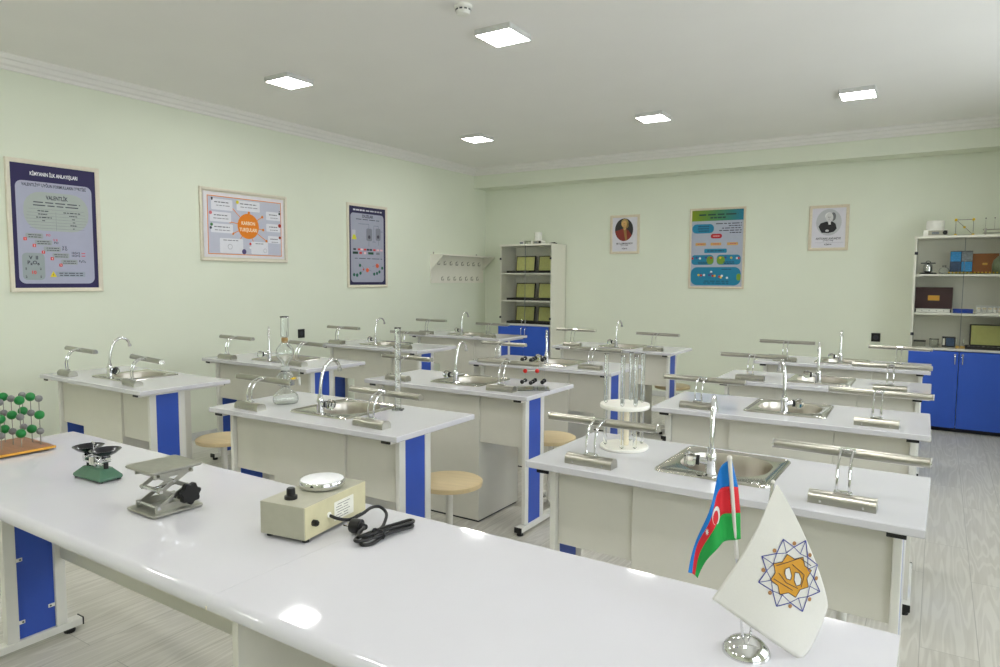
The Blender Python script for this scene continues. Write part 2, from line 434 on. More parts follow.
# faucet: origin on the sink deck, spout arching towards +y
fc = thing('faucet', '', 'faucet')
b = MB(); b.lathe([(.024, 0), (.024, .005), (.018, .01), (.0155, .05), (.0175, .06), (.015, .073), (.011, .08)], M['chrome'], 20)
b.cyl((0, 0, .045), (-.038, 0, .05), .012, M['chrome'], 14); b.build('body', fc)
b = MB(); b.tube(smooth_path([(0, 0, .078), (0, .004, .13), (0, .014, .18), (0, .034, .222), (0, .068, .244), (0, .1, .24), (0, .12, .222), (0, .127, .2)], 5), .0078, M['chrome'], 12)
b.cyl((0, .127, .203), (0, .129, .188), .011, M['chrome'], 14); b.cyl((0, 0, .077), (0, .001, .092), .0125, M['chrome'], 14); b.build('spout', fc)
b = MB(); b.cyl((-.036, 0, .05), (-.047, 0, .0505), .017, M['black'], 16); b.build('black_ring', fc)
b = MB(); T = Matrix.Translation((-.047, 0, .0505)) @ Matrix.Rotation(-PI/2, 4, 'Y')
b.lathe([(.014, 0), (.024, .008), (.025, .026), (.018, .036), (.006, .038)], M['acrylic'], 8, T, smooth=False); b.build('tap_knob', fc)
# bench lamp: origin at the middle of the foot
lp = thing('bench_lamp', '', 'bench lamp')
b = MB()
pr = [(-.026, 0), (.026, 0), (.026, .014)]+[(.026*math.cos(R(a))*1., .014+.02*math.sin(R(a))) for a in range(15, 180, 15)]+[(-.026, .014)]
T = Matrix.Translation((-.084, 0, 0)) @ Matrix(((0, 0, 1, 0), (1, 0, 0, 0), (0, 1, 0, 0), (0, 0, 0, 1)))
b.prism(pr, .168, M['brushed'], T, True); b.build('base', lp)
for x0, x1 in ((-.0875, -.084), (.084, .0875)):
    b = MB().prism([(x*1.02, z*1.02) for x, z in pr], x1-x0, M['brushed'], Matrix.Translation((x0, 0, 0)) @ Matrix(((0, 0, 1, 0), (1, 0, 0, 0), (0, 1, 0, 0), (0, 0, 0, 1)))); b.build('end_plate', lp)
for x in (-.055, .055): MB().cyl((x, -.0255, .009), (x, -.0285, .009), .003, M['chrome'], 8).build('screw', lp)
b = MB().box(-.024, .024, -.01, .01, .032, .041, M['chrome'], .003); b.build('hinge', lp)
for x in (-.016, .016):
    MB().tube(smooth_path([(x, 0, .037), (x, -.003, .07), (x, .004, .1), (x, .022, .127), (x, .05, .14), (x, .07, .142)], 5), .0038, M['chrome'], 8).build('arm', lp)
MB().box(-.022, .022, .062, .092, .136, .149, M['chrome'], .003).build('swivel', lp)
b = MB()
pr2 = [(.0155*math.cos(R(a)), .0155*math.sin(R(a))) for a in range(-40, 221, 13)]
T = Matrix.Translation((-.205, .085, .134)) @ Matrix(((0, 0, 1, 0), (1, 0, 0, 0), (0, 1, 0, 0), (0, 0, 0, 1)))
b.prism(pr2, .41, M['brushed'], T, True); sh = b.build('lamp_shade', lp)
for x in (-.209, .205): b = MB().prism([(x_*1.04, z_*1.04) for x_, z_ in pr2], .004, M['chrome'], Matrix.Translation((x, .085, .134)) @ Matrix(((0, 0, 1, 0), (1, 0, 0, 0), (0, 1, 0, 0), (0, 0, 0, 1)))); b.build('end_cap', sh)
MB().cyl((-.19, .085, .1245), (.19, .085, .1245), .005, M['plastic'], 10).build('lamp_tube', lp)

SPOUT = {'L1': 0, 'M1': 0, 'R1': 13, 'L2': 52, 'M2': 5, 'R2': 22, 'L3': 0, 'M3': 30, 'R3': 8, 'L4': 0, 'M4': 0, 'R4': 4}
KNOBROT = {'M1': 180, 'L1': 180, 'R2': 180}
LIFT = {'L1': .006, 'L2': .012, 'L3': .02, 'L4': .026}
SHIFT = {'L1': -.042, 'L3': -.042}
ut, us, uf, ul = [False], [False], [False], [False]
def w2(t, u, v):
    x, y, a = TABS[t]; a = R(a)
    return (x+u*math.cos(a)-v*math.sin(a), y+u*math.sin(a)+v*math.cos(a))
DESC = {'L1': 'first table by the poster wall', 'M1': 'table with the glass gas generator', 'R1': 'table with the round test tube rack',
 'L2': 'second-row table by the poster wall', 'M2': 'table with the black and red ball model', 'R2': 'second-row table beside the aisle',
 'L3': 'third-row table by the poster wall', 'M3': 'third-row table of the middle column', 'R3': 'third-row table beside the aisle',
 'L4': 'last-row table by the coat rack', 'M4': 'last-row table of the middle column', 'R4': 'last-row table by the blue cabinet'}
LSH = {('L1', 1): -.05, ('L3', 0): -.06, ('L3', 1): -.04, ('L4', 0): -.03, ('M1', 1): -.015, ('M4', 0): -.03, ('M2', 1): -.02, ('L1', 0): -.01}
LRAISE = {('L1', 0): .022, ('L1', 1): .012, ('L2', 0): .022, ('L2', 1): .018, ('L3', 0): .012, ('L4', 0): .012, ('M2', 1): .02, ('R4', 0): .012, ('R3', 0): .014, ('M4', 0): .014, ('M4', 1): .01, ('R4', 1): .008}
LAMPYAW = {('L1', 0): -3, ('L1', 1): -7, ('M4', 1): -4, ('M2', 1): 3, ('L2', 1): -6, ('M1', 0): -2}
fpos = []; TBS = {}; LMP = {}
for t, (x, y, a) in TABS.items():
    o = place(tab, ut, (x, y, 0), R(a), EXTRA[t], 'white lab tables in three columns')
    dz = LIFT.get(t, 0); su = SHIFT.get(t, 0); o.scale.z = 1+dz/TZ; TBS[t] = o
    place(sk, us, (*w2(t, su, 0), dz), R(a), 'steel sink set into the %s' % DESC[t], 'lab table sinks')
    px, py = w2(t, .602+su, .163)
    fpos.append((t, px, py))
    for k, u in ((0, .215), (1, .995)):
        lx, ly = w2(t, u+LSH.get((t, k), 0), .075+.02*k)
        LMP[t, k] = place(lp, ul, (lx, ly, TZ+dz), R(a+LAMPYAW.get((t, k), random.uniform(-2, 2))),
              'chrome bench lamp on the %s, %s end' % (DESC[t], 'poster-wall' if k == 0 else 'aisle'), 'chrome bench lamps')
for t, px, py in fpos:
    o = place(fc, uf, (px, py, .8035+LIFT.get(t, 0)), R(TABS[t][2]+SPOUT[t]), 'chrome gooseneck faucet on the sink of the %s' % DESC[t], 'lab sink faucets')
    FC = globals().setdefault('FCS', {}); FC[t] = o
for key, dz in LRAISE.items():      # bench lamps whose arm is set higher
    for ch in LMP[key].children:
        kind = ch.name.split('.')[0]
        if kind == 'arm': ch.scale.z = 1+dz/.142
        elif kind in ('swivel', 'lamp_shade', 'lamp_tube'): ch.location.z = dz
alt = MB(); ring_top(alt, 0, TW, 0, TD, (HOLE[0]-.042, HOLE[1]-.042, HOLE[2], HOLE[3]), .775, TZ, M['top']); alt = alt.build('tabletop')
for t in SHIFT:
    for ch in TBS[t].children:
        if ch.name.split('.')[0] == 'tabletop': ch.data = alt.data
bpy.data.objects.remove(alt)
for t in KNOBROT:   # tap on the other side
        for ch in FCS[t].children:
            if ch.name.split('.')[0] in ('tap_knob', 'black_ring', 'body'): ch.rotation_euler.z = R(KNOBROT[t])

# ------------------------------------------------------------------ stools
st = thing('stool', '', 'stool')
MB().lathe([(.15, .42), (.162, .424), (.165, .435), (.164, .446), (.157, .45)], M['wood_seat'], 40).build('seat', st)
MB().lathe([(.06, .408), (.06, .4195)], M['white_metal'], 20).build('seat_plate', st)
MB().lathe([(.0175, .05), (.0175, .408)], M['white_metal'], 16).build('column', st)
for k in range(4):
    b = MB(); T = Matrix.Rotation(PI/2*k+.4, 4, 'Z')
    b.box(.012, .17, -.014, .014, .025, .05, M['white_metal'], .003, T)
    lg = b.build('leg', st)
    MB().lathe([(.016, 0), (.017, .012), (.012, .025)], M['black'], 12, T @ Matrix.Translation((.155, 0, 0))).build('rubber_foot', lg)
us2 = [False]
for x, y, lab in [(-1.991, 2.651, 'round beech stool beside the blue leg panel of the table with the gas generator'),
                  (-3.698, 2.597, 'round beech stool behind the first table by the poster wall'),
                  (-2.03, 3.76, 'round beech stool behind the table with the black and red ball model'),
                  (-2.08, 6.27, 'round beech stool at the last-row table of the middle column'),
                  (-.25, 2.76, 'stool with white post behind the table with the test tube rack')]:
    place(st, us2, (x, y, 0), random.uniform(0, 1), lab, 'round beech stools')

# ------------------------------------------------------------------ demonstration desk (two desks end to end)
def desk_top(x0, x1, y0, y1, name, parent):
    r = .022
    pr = [(y1, .77), (y1, .797), (y1-.003, .8), (y0+r+.002, .8)]+[(y0+r+r*math.cos(R(a)), .8-r+r*math.sin(R(a))) for a in range(90, 191, 10)]+[(y0+.003, .772), (y0+.01, .77)]
    n = len(pr); mb = MB()
    mb.loft([[(x, a, b) for a, b in pr] for x in (x0, x1)], M['top'], smooth=False)
    for k, f in enumerate(mb.f):
        if len(f) == 4 and 4 <= f[0] % n < n-1: mb.sm[k] = True
    return mb.build(name, parent)
DAX, DAY = -1.2, 1.395
dA = thing('demonstration_desk', 'long white desk with blue end panel carrying the balance, lifting jack and hotplate', 'desk', (DAX, DAY, 0))
desk_top(-1.785, -.0003, -.6, 0, 'tabletop', dA)
MB().box(-.0045, -.0022, -.6012, -.6, .774, .782, M['rackpost']).build('edge_strip', dA)
def desk_leg(x0):
    g = MB()
    u0, u1 = x0, x0+.045
    g.box(u0, u1, -.57, -.02, .752, .769, M['white_metal'], .002)
    for a, c in ((-.138, -.098), (-.31, -.268)): g.box(u0+.004, u1-.004, a, c, .05, .752, M['white_metal'], .003)
    g.box(u0, u1, -.555, -.044, .02, .05, M['white_metal'], .003)
    lg = g.build('leg', dA)
    MB().box(x0+.012, x0+.028, -.268, -.138, .05, .752, M['blue']).build('side_panel', lg)
    for y, z in ((-.148, .14), (-.258, .115), (-.148, .62), (-.258, .36)):
        s_ = 1 if y > -.2 else -1
        b = MB().box(x0+.028, x0+.031, y-.014, y+.014, z-.007, z+.007, M['plastic'], .001)
        b.cyl((x0+.031, y-.006*s_, z), (x0+.0325, y-.006*s_, z), .0035, M['ink'], 8); b.build('panel_clip', lg)
    for y in (-.559, -.044): MB().box(u0-.001, u1+.001, y, y+.004, .0195, .0505, M['black']).build('end_cap', lg)
    for y in (-.52, -.085): MB().lathe([(.02, 0), (.022, .008), (.017, .0195)], M['black'], 16, Matrix.Translation((x0+.022, y, 0))).build('levelling_foot', lg)
desk_leg(-1.73); desk_leg(-.07)
MB().box(-1.684, -.072, -.118, -.102, .325, .7695, M['panel'], .001).build('modesty_panel', dA)
dB = thing('demonstration_desk', 'white desk with solid side panel carrying the two small flags', 'desk')
desk_top(-1.1997, -.03, .795, 1.395, 'tabletop', dB)
for x in (-1.165, -.065): MB().box(x, x+.018, .825, 1.37, 0, .769, M['panel'], .001).build('side_panel', dB)
MB().box(-1.146, -.066, 1.24, 1.256, .3, .768, M['panel'], .001).build('modesty_panel', dB)

# ------------------------------------------------------------------ on the demonstration desk
# ball lattice on a wooden board
la = thing('crystal_lattice_model', 'crystal model of green and grey balls on rods standing on a brown wooden board', 'molecular model', (-2.845, 1.1, TZ))
b = MB().box(-.125, .122, -.115, .108, .006, .016, M['board_wood'], .002); bd = b.build('board', la)
b = MB().box(-.124, .121, -.117, -.1155, .007, .0155, M['gold_edge']); b.box(.1225, .1235, -.115, .108, .007, .0155, M['gold_edge']); b.build('gilt_edge', bd)
b = MB()
for x in (-.1, .1):
    for y in (-.09, .085): b.lathe([(.008, 0), (.008, .006)], M['black'], 12, Matrix.Translation((x, y, 0)))
b.build('foot', bd)
for j in range(3):
    for i in range(3):
        x = .065-.066*i-.013*j; y = .083-.058*j
        rod = MB().cyl((x, y, .016), (x, y, .2), .0016, M['rod'], 8).build('rod', la)
        for k in range(3):
            gr = (i+j+k) % 2 == 1
            MB().sphere((x, y, .066+.061*k), .0168 if gr else .0128, M['green_ball'] if gr else M['grey_ball'], 20, 12).build('ball', rod)
# pan balance
ba = thing('pan_balance', 'small green two-pan balance with black pans', 'balance', (-2.222, 1.104, TZ), R(3))
ba.scale = (.73, .8, .93)
b = MB()
def fr(hw, hd, z, r): return [(x, y, z) for x, y in rrect(-hw, hw, -hd, hd, r, 4)]
b.loft([fr(.104, .046, .006, .012), fr(.106, .048, .01, .012), fr(.105, .047, .016, .012), fr(.074, .03, .036, .012), fr(.068, .027, .04, .012)], M['green_cast'])
b.build('base', ba)
b = MB()
for x in (-.09, .09):
    for y in (-.036, .036): b.lathe([(.008, 0), (.008, .007)], M['black'], 10, Matrix.Translation((x, y, 0)))
b.build('foot', ba)
b = MB().box(-.008, .008, -.008, .004, .04, .062, M['chrome'], .002)
b.box(-.014, .014, -.016, -.012, .038, .075, M['chrome'], .002)
b.tube([(0, -.01, .06), (0, -.01, .12), (0, -.012, .126)], .004, M['chrome'], 8).tube([(-.012, -.012, .128), (.012, -.012, .12)], .0025, M['chrome'], 8)
b.build('pillar', ba)
b = MB().box(-.07, .07, -.005, .005, .066, .074, M['chrome'], .002)
b.box(-.07, .07, -.022, -.018, .054, .062, M['chrome'], .002)
for x in (-.064, .064): b.cyl((x, -.02, .07), (x, .016, .07), .011, M['chrome'], 12).cyl((x, .0, .04), (x, .0, .06), .009, M['black'], 10)
b.build('beam', ba)
b = MB().box(-.016, .016, -.024, -.022, .05, .075, M['paper']).box(-.001, .001, -.0246, -.024, .053, .072, M['ink']); b.build('dial', ba)
for x in (-.064, .064):
    b = MB().lathe([(.008, .078), (.02, .084), (.04, .092), (.056, .104), (.058, .106), (.055, .106), (.04, .096), (.02, .0885), (.003, .086)], M['pan'], 32, Matrix.Translation((x, .0, 0)), cap0=True, cap1=True)
    b.cyl((x, 0, .072), (x, 0, .08), .006, M['chrome'], 10)
    b.build('pan', ba)
b = MB().cyl((.078, -.012, .072), (.094, -.012, .078), .004, M['chrome'], 8); b.build('adjusting_screw', ba)
# lifting jack
jk = thing('lab_jack', 'grey steel scissor lifting jack with black knob', 'lab jack', (-1.774, 1.057, TZ), R(-2))
def plate(z0, z1, a, b_, name):
    q = MB(); n = 4
    q.loft([[(x, y, z0) for x, y in rrect(-a+.002, a-.002, -b_+.002, b_-.002, .01, n)], [(x, y, z0+.002) for x, y in rrect(-a, a, -b_, b_, .01, n)], [(x, y, z1-.002) for x, y in rrect(-a, a, -b_, b_, .01, n)], [(x, y, z1) for x, y in rrect(-a+.002, a-.002, -b_+.002, b_-.002, .01, n)]], M['steel_dark'], smooth=False)
    return q.build(name, jk)
plate(.002, .009, .071, .073, 'base_plate'); plate(.118, .126, .071, .073, 'top_plate')
for x in (-.048, .048):
    for z0, z1 in ((.009, .028), (.1, .118)): MB().box(x-.002, x+.002, -.055, .055, z0, z1, M['steel_dark']).build('rail', jk)
for s_ in (-1, 1):
    x = .043*s_
    for (y0, z0, y1, z1) in ((-.045, .02, .038, .0635), (.038, .0635, -.045, .108), (.045, .02, -.038, .0635), (-.038, .0635, .045, .108)):
        q = MB(); dx = Vector((0, y1-y0, z1-z0)); L = dx.length; ang = math.atan2(z1-z0, y1-y0)
        T = Matrix.Translation((x+(.003 if y0 < 0 else -.003)*s_, y0, z0)) @ Matrix.Rotation(ang, 4, 'X')
        q.box(-.0018, .0018, -.006, L+.006, -.006, .006, M['steel_dark'], .001, T); q.build('scissor_arm', jk)
q = MB()
for y, z in ((-.045, .02), (.045, .02), (-.045, .108), (.045, .108), (-.038, .0635), (.038, .0635), (0, .042), (0, .086)):
    q.cyl((-.052, y, z), (.052, y, z), .0045, M['chrome'], 10)
q.build('axle', jk)
q = MB().cyl((0, -.04, .0635), (0, .04, .0635), .004, M['chrome'], 10); q.cyl((.03, .038, .0635), (.066, .038, .05), .004, M['chrome'], 8); q.build('spindle', jk)
q = MB(); loops = []
for z_, k in ((0, .93), (.003, 1), (.015, 1), (.018, .9)):
    loops.append([((.028+.003*math.cos(7*2*PI*i/56))*k*math.cos(2*PI*i/56), (.028+.003*math.cos(7*2*PI*i/56))*k*math.sin(2*PI*i/56), z_) for i in range(56)])
q.loft(loops, M['black'], smooth=False, T=Matrix.Translation((.058, .033, .046)) @ Matrix.Rotation(PI/2, 4, 'Y')); q.build('knob', jk)
# hotplate: local x = short side, local y = long side
hp = thing('hotplate', 'beige laboratory hotplate with round white plate and black knob', 'hotplate', (-1.334, 1.2, TZ), R(8.6))
HX, HY = .069, .124
b = MB().box(-HX, HX-.002, -HY, HY, .009, .09, M['hp_grey'], .002); b.build('case', hp)
b = MB().box(HX-.002, HX, -HY+.002, HY-.002, .01, .089, M['hp_cream']); pn = b.build('rear_panel', hp)
for x in (-.055, .055):
    for y in (-.105, .105): MB().lathe([(.009, 0), (.009, .009)], M['black'], 12, Matrix.Translation((x, y, 0))).build('rubber_foot', hp)
b = MB(); PT = Matrix.Translation((-.006, .036, -.001))
b.lathe([(.05, .0912), (.052, .094)], M['black'], 36, PT); b.build('plate_seat', hp)
MB().lathe([(.056, .094), (.058, .097), (.058, .109), (.056, .112)], M['chrome'], 40, PT, cap1=False).build('plate_rim', hp)
MB().lathe([(.0558, .1085), (.0558, .1118), (.051, .1128)], M['enamel'], 40, PT).build('heating_plate', hp)
b = MB().lathe([(.016, .09), (.016, .098), (.011, .1), (.0105, .116), (.008, .118)], M['black'], 18, Matrix.Translation((-.01, -.08, 0))); b.build('control_knob', hp)
b = MB().cyl((HX, -.093, .045), (HX+.010, -.093, .045), .008, M['black'], 16).cyl((HX+.010, -.093, .045), (HX+.014, -.093, .045), .006, M['black'], 12); b.build('fuse_holder', hp)
b = MB().box(HX, HX+.0006, -.012, .068, .022, .07, M['paper'])
for k in range(6):
    for a0, a1 in (((-.005, .012+.006*(k % 3)), (.026, .044)) if k % 3 else ((.0, .052),)): b.box(HX+.0006, HX+.0009, a0, a1, .0615-.0068*k, .0627-.0068*k, M['ink'])
b.build('rating_label', hp)
b = MB().lathe([(.007, 0), (.007, .003)], M['plastic'], 14, Matrix.Translation((HX, -.034, .046)) @ Matrix.Rotation(PI/2, 4, 'Y')); b.build('cable_bush', hp)
# cord in hotplate space: from the bush out, along the table, coiled
z = .0045
P = [(HX-.004, -.034, .046), (HX+.02, -.024, .036), (HX+.04, -.004, .03), (HX+.055, .03, .036), (HX+.058, .065, .042), (HX+.068, .09, .038), (HX+.088, .09, .024), (HX+.102, .062, .012), (HX+.11, .03, .006)]
c = [(HX+.126, .035, z), (HX+.134, -.005, z), (HX+.15, -.022, z), (HX+.166, -.005, z), (HX+.166, .05, z+.002), (HX+.172, .11, z+.002), (HX+.186, .135, z+.002), (HX+.198, .12, z+.004), (HX+.178, .06, z+.007), (HX+.152, -.01, z+.008), (HX+.138, -.028, z+.009), (HX+.126, -.012, z+.009), (HX+.14, .05, z+.01), (HX+.165, .12, z+.01), (HX+.18, .145, z+.011), (HX+.194, .13, z+.012), (HX+.17, .055, z+.015), (HX+.148, -.005, z+.016), (HX+.134, -.012, z+.016), (HX+.122, .0, z+.017), (HX+.116, .03, z+.018), (HX+.105, .042, z+.018)]
c = [(a-.02, b_-.052, d) for a, b_, d in c]
cd = MB().tube(smooth_path(P+c, 5), .0042, M['cable'], 9).build('power_cord', hp)
b = MB().tube([(HX+.108, .04, z+.017), (HX+.092, .04, z+.015)], [.006, .012], M['cable'], 12)
b.tube([(HX+.092, .04, z+.0155), (HX+.07, .038, z+.0155), (HX+.066, .038, z+.0155)], [.018, .0185, .017], M['cable'], 18)
for yy in (-.009, .009): b.tube([(HX+.067, .038+yy, z+.0155), (HX+.047, .037+yy, z+.0155)], .0024, M['chrome'], 8)
b.build('plug', cd).location = (-.012, -.05, 0)
MB().tube([(HX+.142, .035, z+.018), (HX+.15, .03, z+.022), (HX+.172, .03, z+.02), (HX+.178, .032, z+.008), (HX+.17, .035, z-.001), (HX+.142, .035, z-.001), (HX+.138, .035, z+.01), (HX+.142, .035, z+.018)], .0025, M['cable'], 6).build('cable_tie', cd).location = (-.02, -.052, 0)

# table flags: one chrome foot, two poles, two cloths. The cloths are drawn in mm across / up / towards the back
fl = thing('table_flags', 'two small flags, a blue red green one and a white one, on a chrome foot', 'table flag', (-.25, 1.18, TZ))
CY, SY = math.cos(R(-32.66)), math.sin(R(-32.66))
AX_R, AX_D = Vector((CY, -SY, 0)), Vector((SY, CY, 0))
def F3(a, b, d=0.): return AX_R*(a/1000)+Vector((0, 0, b/1000))+AX_D*(d/1000)
def FP(px, py):      # traced outline -> mm across and up from the foot, on an upright plane through the foot
    k = 1+6.3556e-7*px-1.11641e-4*py
    return ((1.594647*px+.0567627*py-1226.83006)/k, (.00954440*px-1.6609831*py+1075.96627)/k)
MB().lathe([(.040, 0), (.040, .004), (.036, .012), (.026, .021), (.012, .027), (.006, .029)], M['chrome'], 36).build('foot', fl)
b = MB(); pa, pb = F3(*FP(742.5, 638), -1), F3(*FP(729, 457.5), -3)
b.tube([pa, pb], .0026, M['chrome'], 10); b.tube([pa.lerp(pb, .45), pb], .0034, M['pole_white'], 10); b.sphere(pb, .0045, M['pole_white'], 12, 8); b.build('pole', fl)
b = MB(); qa, qb = F3(*FP(752, 640), 10), F3(*FP(775.8, 484), 12)
b.tube([qa, qb], .0026, M['chrome'], 10); b.sphere(qb, .0036, M['pole_white'], 12, 8); b.build('pole', fl)
def curve_at(pts, s):
    P = smooth_path([(x, y, 0) for x, y in pts], 8)
    L = [0]
    for i in range(1, len(P)): L.append(L[-1]+(P[i]-P[i-1]).length)
    t = s*L[-1]
    for i in range(1, len(P)):
        if L[i] >= t: return P[i-1].lerp(P[i], (t-L[i-1])/max(1e-9, L[i]-L[i-1]))
    return P[-1]
CUR = [[(731, 458), (722, 468), (713, 493), (704.5, 520), (697, 545), (688.5, 573)],
       [(738, 487), (728, 486.5), (716.5, 495), (709, 518), (698.5, 548), (693.5, 575.5)],
       [(740, 512.5), (733, 512.5), (720, 517), (709.3, 533), (701.2, 554.5), (696.7, 578)],
       [(740, 538), (730, 540), (720, 543.5), (712, 551), (706, 562), (699.5, 581)]]
NS, NT = 48, 8
def azd(px, py): return 9*math.sin((731-px)*.17+(py-458)*.02)*max(-.4, min(1, (731-px)/10))+.12*(731-px)-2
def az3(p, lift=0.): return F3(*FP(p.x, p.y), azd(p.x, p.y)-lift)
b = MB()
for k, mm in enumerate(('flag_blue', 'flag_red', 'flag_green')):
    vs = []
    for i in range(NS+1):
        a = curve_at(CUR[k], i/NS); c_ = curve_at(CUR[k+1], i/NS)
        vs += [az3(a.lerp(c_, j/NT)) for j in range(NT+1)]
    b.add(vs, [(i*(NT+1)+j, i*(NT+1)+j+1, (i+1)*(NT+1)+j+1, (i+1)*(NT+1)+j) for i in range(NS) for j in range(NT)], M[mm], True)
az = b.build('flag_cloth', fl)
m_ = az.modifiers.new('thick', 'SOLIDIFY'); m_.thickness = .0005; m_.offset = 0
b = MB()   # crescent and eight-pointed star on the red stripe
def fill(poly_px): return [az3(Vector((x, y, 0)), 1.0) for x, y in poly_px]
out = [(715.2+4.6*math.cos(R(a)), 514.5-9.*math.sin(R(a))-1.2*math.cos(R(a))) for a in range(-75, 251, 13)]
inn_ = [(714.5+3.3*math.cos(R(a)), 516.-6.6*math.sin(R(a))-1.*math.cos(R(a))) for a in range(-75, 251, 13)]
vo, vi = fill(out), fill(inn_); n = len(vo)
b.add(vo+vi, [(i, i+1, n+i+1, n+i) for i in range(n-1)], M['flag_white'])
star = [(706.2+(1.5 if k % 2 == 0 else .7)*math.cos(PI*k/8), 531+(4. if k % 2 == 0 else 1.9)*math.sin(PI*k/8)) for k in range(16)]
vs = fill(star); b.add(vs, [tuple(range(16))], M['flag_white']); b.build('crescent_and_star', az)
# white flag
Lc = [(775.5, 484), (769, 497), (755, 527), (735, 562), (712, 599)]
Rc = [(776.5, 484), (786, 500), (800, 528), (817, 567), (829, 602), (827, 617), (812, 642), (797, 655)]
def wd(px, py):
    s_ = (py-484)/170
    return -14*math.sin(max(0, min(1, (px-715)/112))*PI)*s_ + 9*max(0, (px-800)/28)**2*s_ + 5*math.sin(px*.055)*s_ - 4
b = MB(); NA, NB = 40, 36; vs = []
for i in range(NA+1):
    a = curve_at(Lc, i/NA); c_ = curve_at(Rc, i/NA)
    for j in range(NB+1):
        p = a.lerp(c_, j/NB); vs.append(F3(*FP(p.x, p.y), wd(p.x, p.y)))
b.add(vs, [(i*(NB+1)+j, i*(NB+1)+j+1, (i+1)*(NB+1)+j+1, (i+1)*(NB+1)+j) for i in range(NA) for j in range(NB)], M['flag_white'], True)
wf = b.build('flag_cloth', fl)
m_ = wf.modifiers.new('thick', 'SOLIDIFY'); m_.thickness = .0006; m_.offset = 0
def LG(x, y, lift=1.0):   # emblem drawn on the cloth
    px, py = 705+x/3.57, 480+y/3.57
    return F3(*FP(px, py), wd(px, py)-lift)
b = MB()
def strip(p, q, w_, m, lift):
    p = Vector(p); q = Vector(q); k = 6; n_ = Vector((-(q-p).y, (q-p).x)).normalized()*w_/2
    for i in range(k):
        a, c_ = p.lerp(q, i/k), p.lerp(q, (i+1)/k)
        b.add([LG(*(a+n_), lift), LG(*(c_+n_), lift), LG(*(c_-n_), lift), LG(*(a-n_), lift)], [(0, 1, 2, 3)], m)
tips = [(270, 203), (352, 210), (372, 272), (409, 397), (337, 457), (240, 433), (180, 352), (193, 262)]
tips = [(270, 203), (353, 210), (398, 300), (409, 397), (337, 457), (240, 433), (180, 352), (193, 262)]
ctr = Vector((297, 330))
for k in range(8):
    t_ = Vector(tips[k]); a = Vector(tips[(k+1) % 8]); v1 = (t_+a)/2; v1 = ctr+(v1-ctr)*.80
    z_ = Vector(tips[k-1]); v0 = ctr+((t_+z_)/2-ctr)*.80
    for e_ in (v0, v1): strip(t_, e_, 3.5, M['logo_blue'], 1.2)
    strip(v0, ctr+(t_-ctr)*.62, 2.5, M['logo_blue'], 1.2); strip(v1, ctr+(t_-ctr)*.62, 2.5, M['logo_blue'], 1.2); strip(t_, ctr+(t_-ctr)*.62, 2.5, M['logo_blue'], 1.2)
    dp = ctr+(v1-ctr)*1.13
    b.add([LG(dp.x+7*math.cos(2*PI*i/12), dp.y+7.5*math.sin(2*PI*i/12), 1.4) for i in range(12)], [tuple(range(12))], M['logo_dot'])
g8 = []
for k in range(16):
    a = R(-100+22.5*k); r_ = 78 if k % 2 == 0 else 60
    g8.append((ctr.x+r_*math.cos(a), ctr.y+r_*math.sin(a)*.98))
cN = len(g8)
b.add([LG(ctr.x, ctr.y, 1.3)]+[LG(x, y, 1.3) for x, y in g8], [(0, i+1, (i+1) % cN+1) for i in range(cN)], M['logo_gold'])
for i in range(cN): strip(g8[i], g8[(i+1) % cN], 2.5, M['ink'], 1.6)
for poly in ([(275, 305), (290, 300), (297, 330), (292, 344), (278, 338), (272, 320)], [(310, 318), (325, 322), (334, 344), (330, 362), (314, 366), (306, 345)]):
    b.add([LG(x, y, 1.7) for x, y in poly], [tuple(range(len(poly)))], M['flag_white'])
    for i in range(len(poly)): strip(poly[i], poly[(i+1) % len(poly)], 2.5, M['ink'], 1.9)
for p_, q_ in (((243, 293), (330, 270)), ((330, 270), (372, 300)), ((300, 290), (345, 330)), ((345, 330), (332, 372)), ((232, 338), (300, 380)), ((250, 318), (276, 352)), ((276, 352), (320, 375))): strip(p_, q_, 2.5, M['ink'], 1.9)
b.build('emblem', wf)

# ------------------------------------------------------------------ glassware on the student tables
def shell(mb, name, parent, t=.0016):
    o = mb.build(name, parent); m_ = o.modifiers.new('wall', 'SOLIDIFY'); m_.thickness = t; m_.offset = -1; return o
kp = thing('gas_generator', 'tall clear glass gas generator with stacked bulbs and cork on white table', 'gas generator', (-2.781, 2.316, TZ))
kp.scale = (1, 1, .965)
shell(MB().lathe([(.05, .001), (.058, .004), (.063, .02), (.06, .045), (.046, .062), (.03, .072), (.019, .082), (.019, .09), (.034, .098), (.044, .112), (.046, .13), (.04, .15), (.028, .163), (.022, .172)], M['kglass'], 36, cap1=False), 'lower_vessel', kp)
shell(MB().lathe([(.007, .09), (.009, .155), (.017, .174), (.021, .185), (.0165, .2), (.019, .215), (.036, .235), (.045, .262), (.043, .285), (.03, .308), (.019, .318), (.0165, .33), (.0165, .345)], M['kglass'], 32, cap0=False, cap1=False), 'upper_bulb', kp)
MB().lathe([(.0138, .322), (.0165, .346)], M['cork'], 18).build('cork', kp)
MB().lathe([(.0205, .176), (.0225, .186), (.0205, .196)], M['frost'], 20, cap0=False, cap1=False).build('ground_joint', kp)
shell(MB().lathe([(.006, .325), (.007, .346), (.018, .352), (.0195, .36), (.0195, .45), (.022, .46)], M['kglass'], 24, cap0=False, cap1=False), 'funnel_tube', kp)
b = MB().tube([(.03, 0, .13), (.06, 0, .138), (.085, 0, .14)], .005, M['kglass'], 10); b.build('side_tube', kp)
b = MB().cyl((.068, -.012, .138), (.068, .012, .138), .006, M['yellow'], 10).box(.062, .074, -.02, -.012, .135, .141, M['yellow']); b.build('stopcock', kp)
